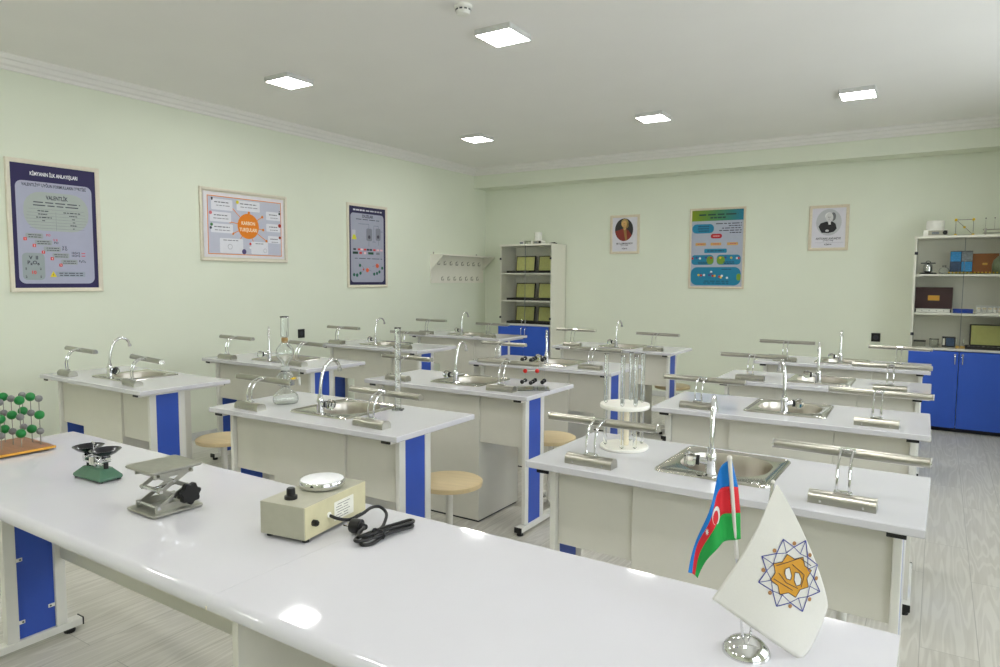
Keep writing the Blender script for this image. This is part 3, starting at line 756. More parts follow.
b = MB().tube(smooth_path([(.085, 0, .14), (.1, 0, .15), (.104, 0, .175), (.104, 0, .19)], 4), .004, M['kglass'], 10).tube([(.104, 0, .148), (.106, 0, .105)], .0055, M['frost'], 10); b.build('delivery_tube', kp)
cy = thing('measuring_cylinder', 'tall narrow clear measuring cylinder with white graduations', 'measuring cylinder', (-2.188, 2.499, TZ))
b = MB().lathe([(.0132, .012), (.0142, .02), (.0142, .395), (.017, .402)], M['glass'], 24, cap1=False)
shell(b, 'barrel', cy, .0013)
b = MB().lathe([(.032, 0), (.033, .004), (.026, .009), (.012, .0125)], M['glass'], 6, smooth=False); b.build('foot', cy)
b = MB()
for k in range(40):
    z0 = .04+.0085*k; hw = 70 if k % 5 == 0 else 36
    pts = [(.01455*math.cos(R(a-57)), .01455*math.sin(R(a-57)), z0) for a in range(-hw, hw+1, 12)]
    pts2 = [(x, y, z0+.0016) for x, y, _ in pts]
    b.add(pts+pts2, [(i, i+1, len(pts)+i+1, len(pts)+i) for i in range(len(pts)-1)], M['plastic'])
b.build('graduation', cy)
rk = thing('test_tube_rack', 'round white test tube rack with centre post', 'test tube rack', (-.982, 2.412, TZ))
MB().lathe([(.088, 0), (.091, .003), (.091, .010), (.088, .013)], M['rackwhite'], 44).build('base', rk)
MB().lathe([(.017, .013), (.017, .16)], M['rackpost'], 22).build('post', rk)
b = MB(); ring_o = lambda r, z: [(r*math.cos(2*PI*i/72), r*math.sin(2*PI*i/72), z) for i in range(72)]
b.lathe([(.091, .155), (.093, .158), (.093, .168), (.091, .171)], M['rackwhite'], 44)
# rims round the tube holes
AN = [(-57.3+a) for a in (172, 240, 283, 322, 48, 110)]
RT = .072
b.build('upper_disc', rk)
ttube = thing('test_tube', '', 'test tube')
tb = MB().lathe([(.001, .0), (.005, .002), (.0075, .008), (.0078, .02), (.0078, .185), (.0092, .188)], M['glass'], 18, cap1=False); shell(tb, 'tube', ttube, .0009)
MB().lathe([(.0062, .012), (.0062, .03)], M['frost'], 12).build('residue', ttube)
utt = [False]
WH = ['beside the aisle-side rim', 'at the rear rim', 'at the wall-side rim', 'at the front rim', 'just before the centre', 'beyond the centre']
for nm, a in (('first', 178), ('second', 252), ('third', 292), ('fourth', 62), ('fifth', 15)):
    wa = R(a+32.66)
    place(ttube, utt, (-.982+RT*math.cos(wa), 2.412+RT*math.sin(wa), TZ+.1715), 0, '%s clear test tube on the round white rack, counted from the poster wall side' % nm, 'test tubes on the round rack')
# lower ends seen below the disc
b = MB()
for a in (15, 62, 178, 252, 292):
    wa = R(a+32.66); b.lathe([(.0035, .0), (.007, .004), (.007, .141)], M['glass'], 14, Matrix.Translation((RT*math.cos(wa), RT*math.sin(wa), .0135)))
b.build('tube_sleeve', rk)
# ball model of dry ice layers
mo = thing('layer_model', 'ball model with two layers of black balls and two red balls between', 'molecular model', (-1.953, 3.425, TZ), R(32.66))
MB().box(-.1, .085, -.06, .09, 0, .004, M['film'], .001).build('base_plate', mo)
bp = [(-.074, -.005), (-.054, .06), (-.025, -.04), (-.009, .015), (.006, .07), (.042, -.015), (.058, .05)]
for x, y in bp:
    rod = MB().cyl((x, y, .005), (x, y, .178), .001, M['acrylic'], 6).build('rod', mo)
    for z_ in (.044, .175): MB().sphere((x, y, z_), .0125, M['black'], 16, 10).build('black_ball', rod)
for i_, j_ in ((0, 1), (2, 3), (3, 4), (5, 6)):
    for z_ in (.044, .175): MB().cyl((*bp[i_], z_), (*bp[j_], z_), .002, M['plastic'], 6).build('bond', mo)
b = MB().cyl((-.057, -.01, .108), (.012, -.01, .112), .003, M['plastic'], 8); b.build('bond', mo)
for x in (-.057, .012): MB().sphere((x, -.01, .109), .0128, M['red'], 16, 10).build('red_ball', mo)
for x in (-.057, .012): MB().cyl((x, -.01, .005), (x, -.01, .1), .001, M['acrylic'], 6).build('rod', mo)

# ------------------------------------------------------------------ cabinets on the back wall
CYF = 7.78
def cabinet(x0, w_, label, dz, zs):
    c_ = thing('storage_cabinet', label, 'cabinet', (x0, 0, 0)); zt = 1.868+dz; dl = zs[0]-.025
    y1 = YB-.02
    b = MB(); D = M['door_grey']
    b.box(0, .02, CYF, y1, 0, zt, D, .001).box(w_-.02, w_, CYF, y1, 0, zt, D, .001)
    b.box(-.004, w_+.004, CYF-.01, y1, zt, zt+.022, D, .001)
    b.box(.02, w_-.02, y1-.012, y1, .05, zt, D)
    b.box(.02, w_-.02, CYF+.03, CYF+.046, 0, .05, M['ink'])
    b.box(.02, w_-.02, CYF, y1-.012, .05, .07, D)
    b.build('body', c_)
    for z_ in zs: MB().box(.02, w_-.02, CYF+(.012 if z_ > 1 else -.012), y1-.012, z_-.018, z_, D, .001).build('shelf', c_)
    for s_ in (0, 1):
        a0, a1 = (-.006+.0, w_/2-.0025) if s_ == 0 else (w_/2+.0025, w_+.0)
        if s_ == 1 and label.startswith('tall'): a1 = w_-.03
        d_ = MB().box(a0, a1, CYF-.032, CYF-.013, .045, dl, M['cab_blue'], .001).build('door', c_)
        hx = w_/2-.03 if s_ == 0 else w_/2+.03
        b = MB().tube(smooth_path([(hx, CYF-.032, dl+-0.030), (hx, CYF-.05, dl+-0.035), (hx, CYF-.056, dl+-0.075), (hx, CYF-.05, dl+-0.115), (hx, CYF-.032, dl+-0.120)], 4), .005, M['chrome'], 8)
        b.lathe([(.009, 0), (.009, .004)], M['chrome'], 10, Matrix.Translation((hx, CYF-.032, dl+-0.030)) @ Matrix.Rotation(PI/2, 4, 'X'))
        b.build('handle', d_)
        a0, a1 = (.004, w_/2-.0015) if s_ == 0 else (w_/2+.0015, w_-.004)
        g = MB().box(a0, a1, CYF-.009, CYF-.004, zs[0]+.005, zt-.004, M['winglass']).build('glass_door', c_)
        b = MB().tube(smooth_path([(hx, CYF-.0095, .905), (hx, CYF-.03, .9), (hx, CYF-.034, .87), (hx, CYF-.03, .84), (hx, CYF-.0095, .835)], 4), .0045, M['chrome'], 8); b.build('handle', g)
        gx = w_/2-.0025 if s_ == 0 else w_/2+.0005
        MB().box(gx, gx+.002, CYF-.01, CYF-.0035, zs[0]+.005, zt-.004, M['photo']).build('edge_seal', g)
        for z_ in (.93, 1.71):
            xx = .016 if s_ == 0 else w_-.016
            MB().box(xx-.014, xx+.014, CYF-.016, CYF-.0095, z_-.014, z_+.014, M['ink'], .003).build('hinge', g)
    return c_
CL, CR = -4.992, -.22
cabinet(CL, .792, 'tall white cabinet with blue doors and open green sample cases, by the coat rack', .01, (.848, 1.16, 1.523))
cabinet(CR, .812, 'white cabinet with blue doors and mixed teaching aids, beside the aisle', -.015, (.802, 1.138, 1.51))
# sample cases: hinged lid with green lining, shallow tray
def sample_case(loc, w_, label, group, rz=0):
    c_ = thing('sample_case', label, 'sample case', loc, rz, group)
    b = MB().box(0, w_, 0, .17, 0, .008, M['dark_case']).box(0, w_, 0, .008, .008, .03, M['dark_case']).box(0, w_, .162, .17, .008, .03, M['dark_case']).box(0, .008, .008, .162, .008, .03, M['dark_case']).box(w_-.008, w_, .008, .162, .008, .03, M['dark_case'])
    b.build('tray', c_)
    b = MB(); random.seed(int(loc[2]*100))
    for k in range(8):
        x = .02+(w_-.06)*k/7
        for y in (.03, .1): b.box(x, x+.022, y, y+.04, .0085, .022, M['photo'] if k % 3 else M['paper'], .003)
    b.build('specimen', c_)
    T = Matrix.Translation((0, .172, .022)) @ Matrix.Rotation(R(-8), 4, 'X')
    l_ = MB().box(.035, w_, 0, .02, 0, .21, M['dark_case'], .002, T).build('lid', c_)
    MB().box(.049, w_-.014, -.0015, -.0002, .013, .197, M['green_lining'], T=T).build('lining', l_)
    return c_
for z_, nm in ((.848, 'lowest'), (1.16, 'middle'), (1.523, 'topmost')):
    for k, x in enumerate((CL+.075, CL+.425)):
        sample_case((x, CYF+.03+.02, z_), .335, 'open dark sample case with green lining, %s shelf, %s' % (nm, 'coat rack side' if k == 0 else 'partly behind the cabinet side'), 'open sample cases in the cabinet')
sample_case((CR+.45, CYF+.03, .802), .335, 'open dark sample case with green lining in the aisle-side cabinet', 'open sample cases in the cabinet')
# on top of the coat-rack side cabinet
def stirrer(loc, s_, label, hj=1., rj=1., xj=-.004):
    c_ = thing('heating_mantle', label, 'laboratory heater', loc)
    b = MB().box(-.1*s_, .1*s_, -.07*s_, .07*s_, 0, .065*s_, M['plastic'], .004); b.build('case', c_)
    b = MB().box(-.06*s_, .098*s_, -.073*s_, -.07*s_, .012*s_, .058*s_, M['hp_grey']).box(-.03*s_, .03*s_, -.0745*s_, -.073*s_, .02*s_, .045*s_, M['photo']); b.build('front_panel', c_)
    MB().cyl((.078*s_, -.073*s_, .035*s_), (.078*s_, -.09*s_, .035*s_), .02*s_, M['black'], 16).build('dial', c_)
    MB().lathe([(.074*s_*rj, .065*s_), (.076*s_*rj, .075*s_), (.076*s_*rj, .15*s_*hj), (.07*s_*rj, .155*s_*hj), (.064*s_*rj, .152*s_*hj), (.05*s_*rj, .1*s_)], M['plastic'], 32, Matrix.Translation((xj, 0, 0))).build('jacket', c_)
    return c_
stirrer((CR+.163, 7.97, 1.875), 1.0, 'white round heater with black dial on top of the aisle-side cabinet')
stirrer((CL+.475, 7.97, 1.9), .8, 'white round heater with black dial on top of the coat rack side cabinet', 1.3, .8, .004)
c_ = thing('small_carton', 'small white carton on top of the coat rack side cabinet', 'carton', (CL+.235, 7.97, 1.9))
MB().box(-.035, .035, -.03, .03, 0, .05, M['plastic'], .002).build('box', c_)
MB().box(-.025, .025, -.0308, -.03, .012, .038, M['photo']).build('printed_label', c_)
c_ = thing('wire_stand', 'little wire stand between the carton and the heater on the cabinet top', 'wire stand', (CL+.335, 7.97, 1.9))
b = MB()
for x in (-.03, .03):
    for y in (-.02, .02): b.cyl((x, y, 0), (x, y, .05), .003, M['olive'], 6)
b.box(-.035, .035, -.025, .025, .04, .046, M['olive']); b.build('frame', c_)
c_ = thing('black_holder', 'flat black holder lying at the edge of the tall cabinet top', 'holder', (CL+.71, 7.96, 1.9))
MB().box(-.045, .045, -.03, .03, 0, .016, M['black'], .004).build('body', c_); MB().cyl((-.03, 0, .016), (.03, 0, .02), .006, M['black'], 8).build('clip', c_)
# on top of the aisle-side cabinet
c_ = thing('cube_model', 'wire cube model with yellow corner balls on the cabinet top', 'crystal model', (.175, 7.985, 1.875))
q = [(x, y, z_) for x in (-.07, .07) for y in (-.02, .02) for z_ in (.013, .158)]
for p_ in q: MB().sphere(p_, .0125, M['yellow'], 12, 8).build('corner_ball', c_)
for i_ in range(8):
    for j_ in range(i_+1, 8):
        if sum(abs(q[i_][k]-q[j_][k]) > 1e-6 for k in range(3)) == 1: MB().cyl(q[i_], q[j_], .002, M['rod'], 6).build('rod', c_)
MB().cyl((-.07, -.02, .158), (.07, -.02, .013), .0025, M['rod'], 6).build('rod', c_)
MB().sphere((0, -.02, .0855), .011, M['yellow'], 12, 8).build('centre_ball', c_)
c_ = thing('rod_stand', 'low metal rail stand with two thin upright rods on the cabinet top', 'laboratory stand', (.44, 7.98, 1.875))
b = MB()
for z_ in (.025, .058): b.cyl((-.12, 0, z_), (.12, 0, z_), .005, M['brushed'], 8)
for x in (-.1, .1): b.box(x-.008, x+.008, -.05, .05, 0, .07, M['brushed'], .002)
b.build('rail', c_)
for x in (-.1, -.03, .05):
    MB().cyl((x, 0, .058), (x, 0, .165), .0012, M['rod'], 6).build('rod', c_)
    MB().sphere((x, 0, .165), .006, M['black'], 8, 6).build('tip', c_)
# upper shelf
SH = (1.51, 1.138, .802)
c_ = thing('retort_burner', 'small steel pot under a black bar on a black round foot', 'burner', (-.105, 7.97, SH[0]))
MB().lathe([(.075, 0), (.078, .006), (.07, .016), (.02, .02)], M['black'], 28).build('foot', c_)
MB().lathe([(.022, .02), (.04, .03), (.042, .08), (.036, .095), (.02, .1)], M['chrome'], 24).build('pot', c_)
b = MB().box(-.062, .062, -.008, .008, .104, .114, M['black'], .002).tube(smooth_path([(-.02, 0, .112), (-.01, 0, .128), (.012, 0, .128), (.022, 0, .112)], 4), .003, M['black'], 8).cyl((0, 0, .098), (0, 0, .106), .008, M['black'], 10); b.build('lid_bar', c_)
c_ = thing('glass_flask', 'small round clear glass flask beside the steel pot', 'flask', (.03, 7.96, SH[0]))
shell(MB().lathe([(.02, .001), (.04, .008), (.046, .03), (.035, .058), (.016, .07), (.016, .085)], M['glass'], 24, cap1=False), 'bowl', c_)
c_ = thing('picture_box', 'cardboard box printed with four blue and grey pictures, upright on upper shelf', 'box', (.165, 8.0, SH[0]+.024))
MB().box(-.09, .09, -.02, .02, 0, .2, M['dark_case'], .002).build('carton', c_)
b = MB()
for x0, z0, mm in ((-.088, .1, 'photo_blue'), (.003, .1, 'photo'), (-.088, .003, 'photo_dark'), (.003, .003, 'photo_blue')): b.box(x0, x0+.085, -.0208, -.02, z0, z0+.094, M[mm])
b.build('print', c_)
c_ = thing('brown_case', 'flat brown wooden case upright behind the picture box', 'case', (.345, 8.045, SH[0]))
MB().box(-.1, .12, -.018, .018, 0, .2, M['brownbox'], .003).build('body', c_); MB().box(-.01, .03, -.021, -.018, .09, .11, M['gold_edge'], .001).build('clasp', c_)
c_ = thing('yellow_scale_bar', 'long flat yellow dotted bar lying along the front of the upper shelf', 'bar', (.26, 7.87, SH[0]))
MB().box(-.2, .2, -.012, .012, 0, .008, M['olive'], .001).build('bar', c_)
for k in range(14): MB().sphere((-.19+.029*k, 0, .015), .008, M['yellow'], 10, 6).build('bead', c_)
c_ = thing('bell_jar', 'olive tinted glass bell jar on the upper shelf', 'bell jar', (.475, 7.93, SH[0]))
shell(MB().lathe([(.07, 0), (.07, .09), (.06, .13), (.03, .165), (.01, .18)], M['olive'], 28, cap0=False), 'dome', c_); MB().sphere((0, 0, .188), .012, M['olive'], 12, 8).build('knob', c_)
# middle shelf
c_ = thing('maroon_case', 'dark maroon case with yellow plate standing on a white tray', 'case', (-.045, 7.99, SH[1]+.036))
MB().box(-.158, .158, -.03, .03, 0, .21, M['maroon'], .004).build('body', c_); MB().box(-.046, .05, -.0315, -.03, .08, .13, M['gold_edge'], .001).build('name_plate', c_)
c_ = thing('white_tray', 'long white tray with black ends under the maroon case', 'tray', (-.045, 7.975, SH[1]))
b = MB().box(-.14, .14, -.07, .05, 0, .035, M['plastic'], .002); b.build('body', c_)
for x in (-.152, .14): MB().box(x, x+.012, -.068, .048, 0, .033, M['black'], .002).build('end_piece', c_)
b = MB()
for k in range(4): b.cyl((-.09+.06*k, -.0702, .018), (-.09+.06*k, -.0725, .018), .004, M['ink'], 8)
b.build('screw', c_)
c_ = thing('blue_box', 'flat blue box lying beside the maroon case', 'box', (.2, 7.95, SH[1]))
MB().box(-.08, .08, -.05, .05, 0, .026, M['navybox'], .002).build('base', c_); MB().box(-.082, .082, -.052, .052, .0265, .04, M['navybox'], .003).build('lid', c_)
c_ = thing('bottle_tray', 'clear tray holding a row of cream capped bottles', 'tray', (.41, 7.94, SH[1]))
MB().box(-.11, .11, -.05, .05, 0, .012, M['plastic'], .002).build('base', c_)
MB().box(-.105, .105, .035, .045, .0125, .075, M['frost'], .001).build('back', c_)
vb = thing('sample_bottle', 'first cream capped bottle in the clear tray, beside the flat blue box', 'bottle', (.325, 7.92, SH[1]+.0125), 0, 'cream capped bottles in the tray')
MB().lathe([(.014, 0), (.015, .003), (.015, .028)], M['plastic'], 14).build('jar', vb); MB().lathe([(.016, .0285), (.016, .042), (.013, .044)], M['rackpost'], 14).build('cap', vb)
for k, nm in enumerate(('second', 'third', 'fourth', 'fifth')):
    o = copy_tree(vb); o.location.x = .367+.042*k; o['label'] = '%s cream capped bottle in the clear tray, counted from the flat blue box' % nm
c_ = thing('green_case', 'dark green upright case at the end of the middle shelf', 'case', (.525, 8.03, SH[1]))
MB().box(-.03, .04, -.03, .03, 0, .24, M['dgreen'], .003).build('body', c_); MB().cyl((0, -.03, .12), (0, -.036, .12), .006, M['gold_edge'], 10).build('clasp', c_)
# lower shelf
c_ = thing('steel_tin', 'low grey metal tin with dark rim in the corner of the lower shelf', 'tin', (-.14, 7.94, SH[2]))
MB().box(-.05, .05, -.05, .05, 0, .045, M['brushed'], .004).build('body', c_); MB().box(-.052, .052, -.052, .052, .0455, .056, M['dark_case'], .003).build('lid', c_)
c_ = thing('glass_beaker', 'low clear glass beaker beside the grey tin', 'beaker', (-.02, 7.94, SH[2]))
shell(MB().lathe([(.035, .001), (.038, .005), (.038, .07), (.042, .076)], M['glass'], 24, cap1=False), 'wall', c_)
c_ = thing('meter_box', 'dark grey cube-shaped meter with pale scale on the lower shelf', 'meter', (.1, 7.97, SH[2]))
MB().box(-.055, .055, -.04, .04, 0, .1, M['dark_case'], .003).build('case', c_); MB().box(-.05, -.03, -.0415, -.04, .02, .085, M['paper'], .0005).build('scale', c_)
MB().box(-.02, .045, -.0412, -.04, .015, .09, M['photo_dark'], .0005).build('window', c_)
c_ = thing('amber_block', 'flat amber wooden block in front of the open sample case', 'block', (.24, 7.822+.03, SH[2]))
MB().box(-.085, .085, -.022, .022, 0, .024, M['amber'], .002).build('block', c_); MB().cyl((.0, -.022, .012), (.0, -.024, .012), .006, M['ink'], 8).build('knob', c_)

# ------------------------------------------------------------------ coat rack
cr = thing('coat_rack', 'white wall coat rack with shelf and two rows of hooks in the corner', 'coat rack', (XL, 0, 0))
MB().box(0, .018, 6.915, 8.1, 1.385, 1.735, M['door_grey'], .001).build('board', cr)
MB().box(0, .212, 6.912, 8.103, 1.735, 1.753, M['door_grey'], .001).build('shelf', cr)
for y in (6.915, 8.082): MB().prism([(.018, 1.56), (.2, 1.735), (.018, 1.735)], .018, M['door_grey'], Matrix.Translation((0, y+.018, 0)) @ Matrix(((1, 0, 0, 0), (0, 0, -1, 0), (0, 1, 0, 0), (0, 0, 0, 1)))).build('bracket', cr)
hk = None
for zz, n_, y0, y1 in ((1.64, 8, 7.05, 7.97), (1.44, 7, 7.13, 7.93)):
    for k in range(n_):
        y = y0+(y1-y0)*k/(n_-1)
        if hk is None:
            b = MB().box(.018, .022, -.008, .008, -.03, .03, M['brushed'], .001).tube(smooth_path([(.02, 0, -.012), (.045, 0, -.026), (.062, 0, -.016), (.064, 0, .004)], 4), .005, M['brushed'], 8).tube([(.02, 0, .015), (.04, 0, .03), (.052, 0, .042)], .005, M['brushed'], 8)
            h_ = hk = b.build('hook', cr)
        else:
            h_ = hk.copy(); COL.objects.link(h_); h_.parent = cr
        h_.location = (.005, y, zz); h_.scale = (.74, .8, .75)
b = MB()
for y in (6.98, 7.95): b.box(0, .006, y-.01, y+.01, 1.7535, 1.785, M['brushed'], .002)
b.build('wall_bracket', cr)
# ------------------------------------------------------------------ sockets
def socket(loc, rz, label):
    s_ = thing('wall_socket', label, 'socket', loc, rz)
    MB().box(-.042, .042, -.01, 0, -.045, .045, M['black'], .003).build('plate', s_)
    b = MB().lathe([(.024, 0), (.022, .004), (.02, .001)], M['ink'], 20, Matrix.Translation((0, -.0101, 0)) @ Matrix.Rotation(PI/2, 4, 'X')); b.build('outlet', s_)
socket((-.54, YB, .85), 0, 'square black wall socket on the back wall beside the aisle-side cabinet')
socket((XL, 4.79, .87), PI/2, 'square black wall socket below the orange circle poster wall')

# ------------------------------------------------------------------ posters
TXT = {}
def text_polys(s_, bold=False):
    if s_ in TXT: return TXT[s_]
    cu = bpy.data.curves.new('lettering', 'FONT'); cu.body = s_; cu.size = 1; cu.align_x = 'CENTER'; cu.align_y = 'CENTER'
    cu.resolution_u = 2
    if bold: cu.offset = .028
    o = bpy.data.objects.new('lettering', cu); COL.objects.link(o)
    dg = bpy.context.evaluated_depsgraph_get(); me = o.evaluated_get(dg).to_mesh()
    vs = [v.co.copy() for v in me.vertices]; fs = [tuple(p.vertices) for p in me.polygons]
    o.evaluated_get(dg).to_mesh_clear(); bpy.data.objects.remove(o); bpy.data.curves.remove(cu)
    TXT[s_] = (vs, fs); return TXT[s_]
class Sheet:
    """a printed sheet; x from 0 to w, y from the top down, both as fractions"""
    def __init__(s, w_, h_): s.mb = MB(); s.w = w_; s.h = h_; s.k = 0
    def pt(s, x, y): return ((x-.5)*s.w, (.5-y)*s.h)
    def poly(s, pts, rgb, lvl): s.mb.flat([s.pt(*p) for p in pts], .0004*lvl, ink(rgb)); return s
    def rect(s, x0, x1, y0, y1, rgb, lvl): return s.poly([(x0, y1), (x1, y1), (x1, y0), (x0, y0)], rgb, lvl)
    def rr(s, x0, x1, y0, y1, r, rgb, lvl):   # r in metres
        a0, b1 = s.pt(x0, y0); a1, b0 = s.pt(x1, y1)
        r = min(r, (a1-a0)/2-1e-5, (b1-b0)/2-1e-5)
        s.mb.flat(rrect(a0, a1, b0, b1, r, 5), .0004*lvl, ink(rgb)); return s
    def disc(s, x, y, r, rgb, lvl, ry=None):
        a, b_ = s.pt(x, y); s.mb.flat(ell(a, b_, r, ry or r), .0004*lvl, ink(rgb)); return s
    def line(s, x0, y0, x1, y1, w_, rgb, lvl):
        p = Vector(s.pt(x0, y0)); q = Vector(s.pt(x1, y1)); n_ = Vector((-(q-p).y, (q-p).x)).normalized()*w_/2
        s.mb.flat([p-n_, q-n_, q+n_, p+n_], .0004*lvl, ink(rgb)); return s
    def text(s, t, x, y, size, rgb, lvl, sx=1., bold=True, width=None):
        vs, fs = text_polys(t, bold)
        a, b_ = s.pt(x, y)
        if width: sx = width*s.w/((max(v.x for v in vs)-min(v.x for v in vs))*size)
        s.mb.add([(a+v.x*size*sx, b_+v.y*size, .0004*lvl) for v in vs], fs, ink(rgb), False); return s
    def lines(s, x0, x1, ys, hgt, rgb, lvl, seed=1):
        rnd = random.Random(seed)
        for y in ys:
            x = x0+rnd.random()*.02
            while x < x1:
                d_ = (x1-x0)*rnd.uniform(.1, .28); s.rect(x, min(x+d_, x1), y-hgt/2, y+hgt/2, rgb, lvl); x += d_+(x1-x0)*.045
        return s
def poster(name, label, cat, w_, h_, fw, sheet, wall, c, z_, fm):
    """wall 'L': centre y = c on the poster wall; 'B': centre x = c on the back wall"""
    if wall == 'L': Tm = Matrix(((0, 0, 1, XL), (1, 0, 0, c), (0, 1, 0, z_), (0, 0, 0, 1)))
    else: Tm = Matrix(((1, 0, 0, c), (0, 0, -1, YB), (0, 1, 0, z_), (0, 0, 0, 1)))
    o = bpy.data.objects.new(name, None); COL.objects.link(o); o.matrix_world = Tm; tag(o, label, cat)
    W2, H2 = w_/2, h_/2
    def lp(d, z0): return [(-W2+d, -H2+d, z0), (W2-d, -H2+d, z0), (W2-d, H2-d, z0), (-W2+d, H2-d, z0)]
    MB().loft([lp(0, .001), lp(0, .018), lp(.004, .022), lp(fw*.6, .02), lp(fw, .014), lp(fw, .008)], fm, True, False, smooth=False).build('frame', o)
    sheet.mb.build('print', o).location = (0, 0, .009)
NAVY, LAV = (34, 26, 78), (168, 170, 192)
DK = (60, 60, 74)
# 1: valence poster
W1, H1 = .632, .94
s = Sheet(W1-.06, H1-.06)
s.rect(0, 1, 0, 1, NAVY, 0).rr(.05, .95, .135, .965, .045, LAV, 1)
s.text('KİMYANIN İLK ANLAYIŞLARI', .5, .075, .036, (230, 230, 236), 2, width=.56)
s.text('VALENTLİYƏ UYĞUN FORMULLARIN TƏRTİBİ', .5, .165, .03, DK, 2, width=.76)
s.rr(.13, .9, .215, .53, .12, (168, 176, 172), 2)
s.text('VALENTLİK', .52, .26, .04, DK, 3, width=.26)
s.lines(.24, .8, (.3, .325), .008, DK, 3, 3)
for y in (.355, .385, .41, .435, .46, .485, .51): s.line(.15+abs(y-.43)*.5, y, .88-abs(y-.43)*.5, y, .0015, (120, 124, 130), 3)
s.line(.5, .37, .5, .525, .0015, (120, 124, 130), 3)
for k, (a, b_) in enumerate(((.27, .42), (.29, .40), (.25, .45), (.32, .37))): s.lines(a, b_, (.37+.026*k,), .008, DK, 3, 20+k)
for k, (a, b_) in enumerate(((.58, .8), (.66, .76), (.69, .73), (.69, .73), (.66, .75), (.69, .72))): s.lines(a, b_, (.372+.026*k,), .008, DK, 3, 30+k)
for k in range(5):
    x, y = .14+.1*k, .555+.052*k
    s.rr(x, x+.2, y, y+.042, .008, (158, 164, 166), 2).lines(x+.02, x+.18, (y+.013, y+.03), .006, DK, 3, 40+k)
    s.rr(x-.025, x+.012, y+.035, y+.06, .003, (214, 52, 44), 3).text(str(k+1), x-.006, y+.048, .018, (240, 230, 230), 4)
for t_, x, y, c in (('PO', .4, .567, (206, 70, 84)), ('V II', .48, .605, (206, 70, 84)), ('PO', .49, .627, DK), ('V II', .585, .66, DK), ('P O', .59, .68, DK), ('10:5=2', .72, .707, DK), ('10:2=5', .72, .73, DK), ('P₂O₅', .8, .775, DK)): s.text(t_, x, y, .022, c, 3)
for y in (.707, .73): s.lines(.78, .84, (y,), .008, (206, 70, 84), 3, 5)
s.rr(.09, .345, .715, .935, .03, (150, 160, 162), 2).text('V  II', .22, .755, .036, DK, 3).text('P₂O₅', .215, .795, .036, DK, 3).text('10', .215, .875, .034, (214, 60, 56), 3)
for x, y, t_ in ((.13, .845, '5'), (.295, .845, '2'), (.13, .91, '2'), (.295, .91, '5')): s.text(t_, x, y, .022, DK, 3)
s.rr(.47, .83, .865, .91, .004, (154, 162, 176), 2).lines(.5, .8, (.878, .896), .007, DK, 3, 9)
s.poly([(.4, .91), (.48, .91), (.44, .86)], (226, 206, 40), 3).text('!', .44, .893, .022, DK, 4)
poster('poster', 'navy and grey framed poster about valence, first on the poster wall', 'poster', W1, H1, .03, s, 'L', 2.508, 1.796, M['frame_w'])
# 2: orange circle poster
W2_, H2_ = .95, .65
s = Sheet(W2_-.07, H2_-.07)
OR = (226, 128, 22)
s.rect(0, 1, 0, 1, (226, 222, 226), 0).rect(.045, .965, .055, .955, OR, 1).rect(.053, .957, .067, .943, (190, 192, 208), 2)
cx, cy_ = .53, .49
for x, y in ((.32, .2), (.31, .44), (.34, .62), (.36, .84), (.54, .27), (.71, .32), (.72, .53), (.76, .71), (.62, .86)):
    s.line(cx, cy_, x, y, .007, OR, 3); s.disc(x, y, .013, OR, 3)
s.disc(cx, cy_, .118, OR, 4).text('KARBON', cx, cy_-.045, .045, (244, 226, 196), 5, width=.17).text('TURŞULARI', cx, cy_+.06, .045, (244, 226, 196), 5, width=.22)
for k, (x0, x1, y0, y1) in enumerate(((.09, .34, .1, .27), (.39, .68, .09, .25), (.07, .32, .3, .45), (.08, .34, .48, .62), (.76, .95, .22, .36), (.76, .95, .42, .55), (.78, .95, .62, .74), (.18, .46, .7, .93), (.56, .78, .73, .93))):
    s.rr(x0, x1, y0, y1, .01, (222, 222, 230), 5)
    if k < 7: s.lines(x0+.03, x1-.04, (y0+.05,), .014, (96, 96, 110), 6, 60+k).lines(x0+.04, x1-.03, (y0+.1,), .012, (140, 140, 150), 6, 70+k)
    else: s.lines(x0+.04, x1-.06, (y0+.03,), .012, (120, 120, 130), 6, 60+k)
for x, y, c, r in ((.1, .1, (36, 36, 44), .01), (.1, .12, (36, 36, 44), .006), (.4, .12, (216, 200, 40), .016), (.08, .32, (214, 120, 130), .016), (.09, .5, (64, 120, 70), .014), (.08, .55, (60, 60, 80), .012), (.94, .24, (30, 52, 40), .012), (.94, .2, (30, 52, 40), .006), (.94, .44, (170, 48, 36), .018), (.94, .64, (150, 60, 44), .014), (.47, .9, (70, 58, 110), .024), (.55, .77, (200, 60, 60), .012), (.55, .83, (226, 226, 230), .012)): s.disc(x, y, r, c, 7)
for x, y, r in ((.3, .83, .024), (.74, .87, .02)): s.disc(x, y, r, (150, 150, 160), 6).disc(x, y, r*.85, (222, 222, 230), 7)
poster('poster', 'wide framed poster with an orange circle and arrows on the poster wall', 'poster', W2_, H2_, .026, s, 'L', 4.148, 1.912, M['frame_w'])
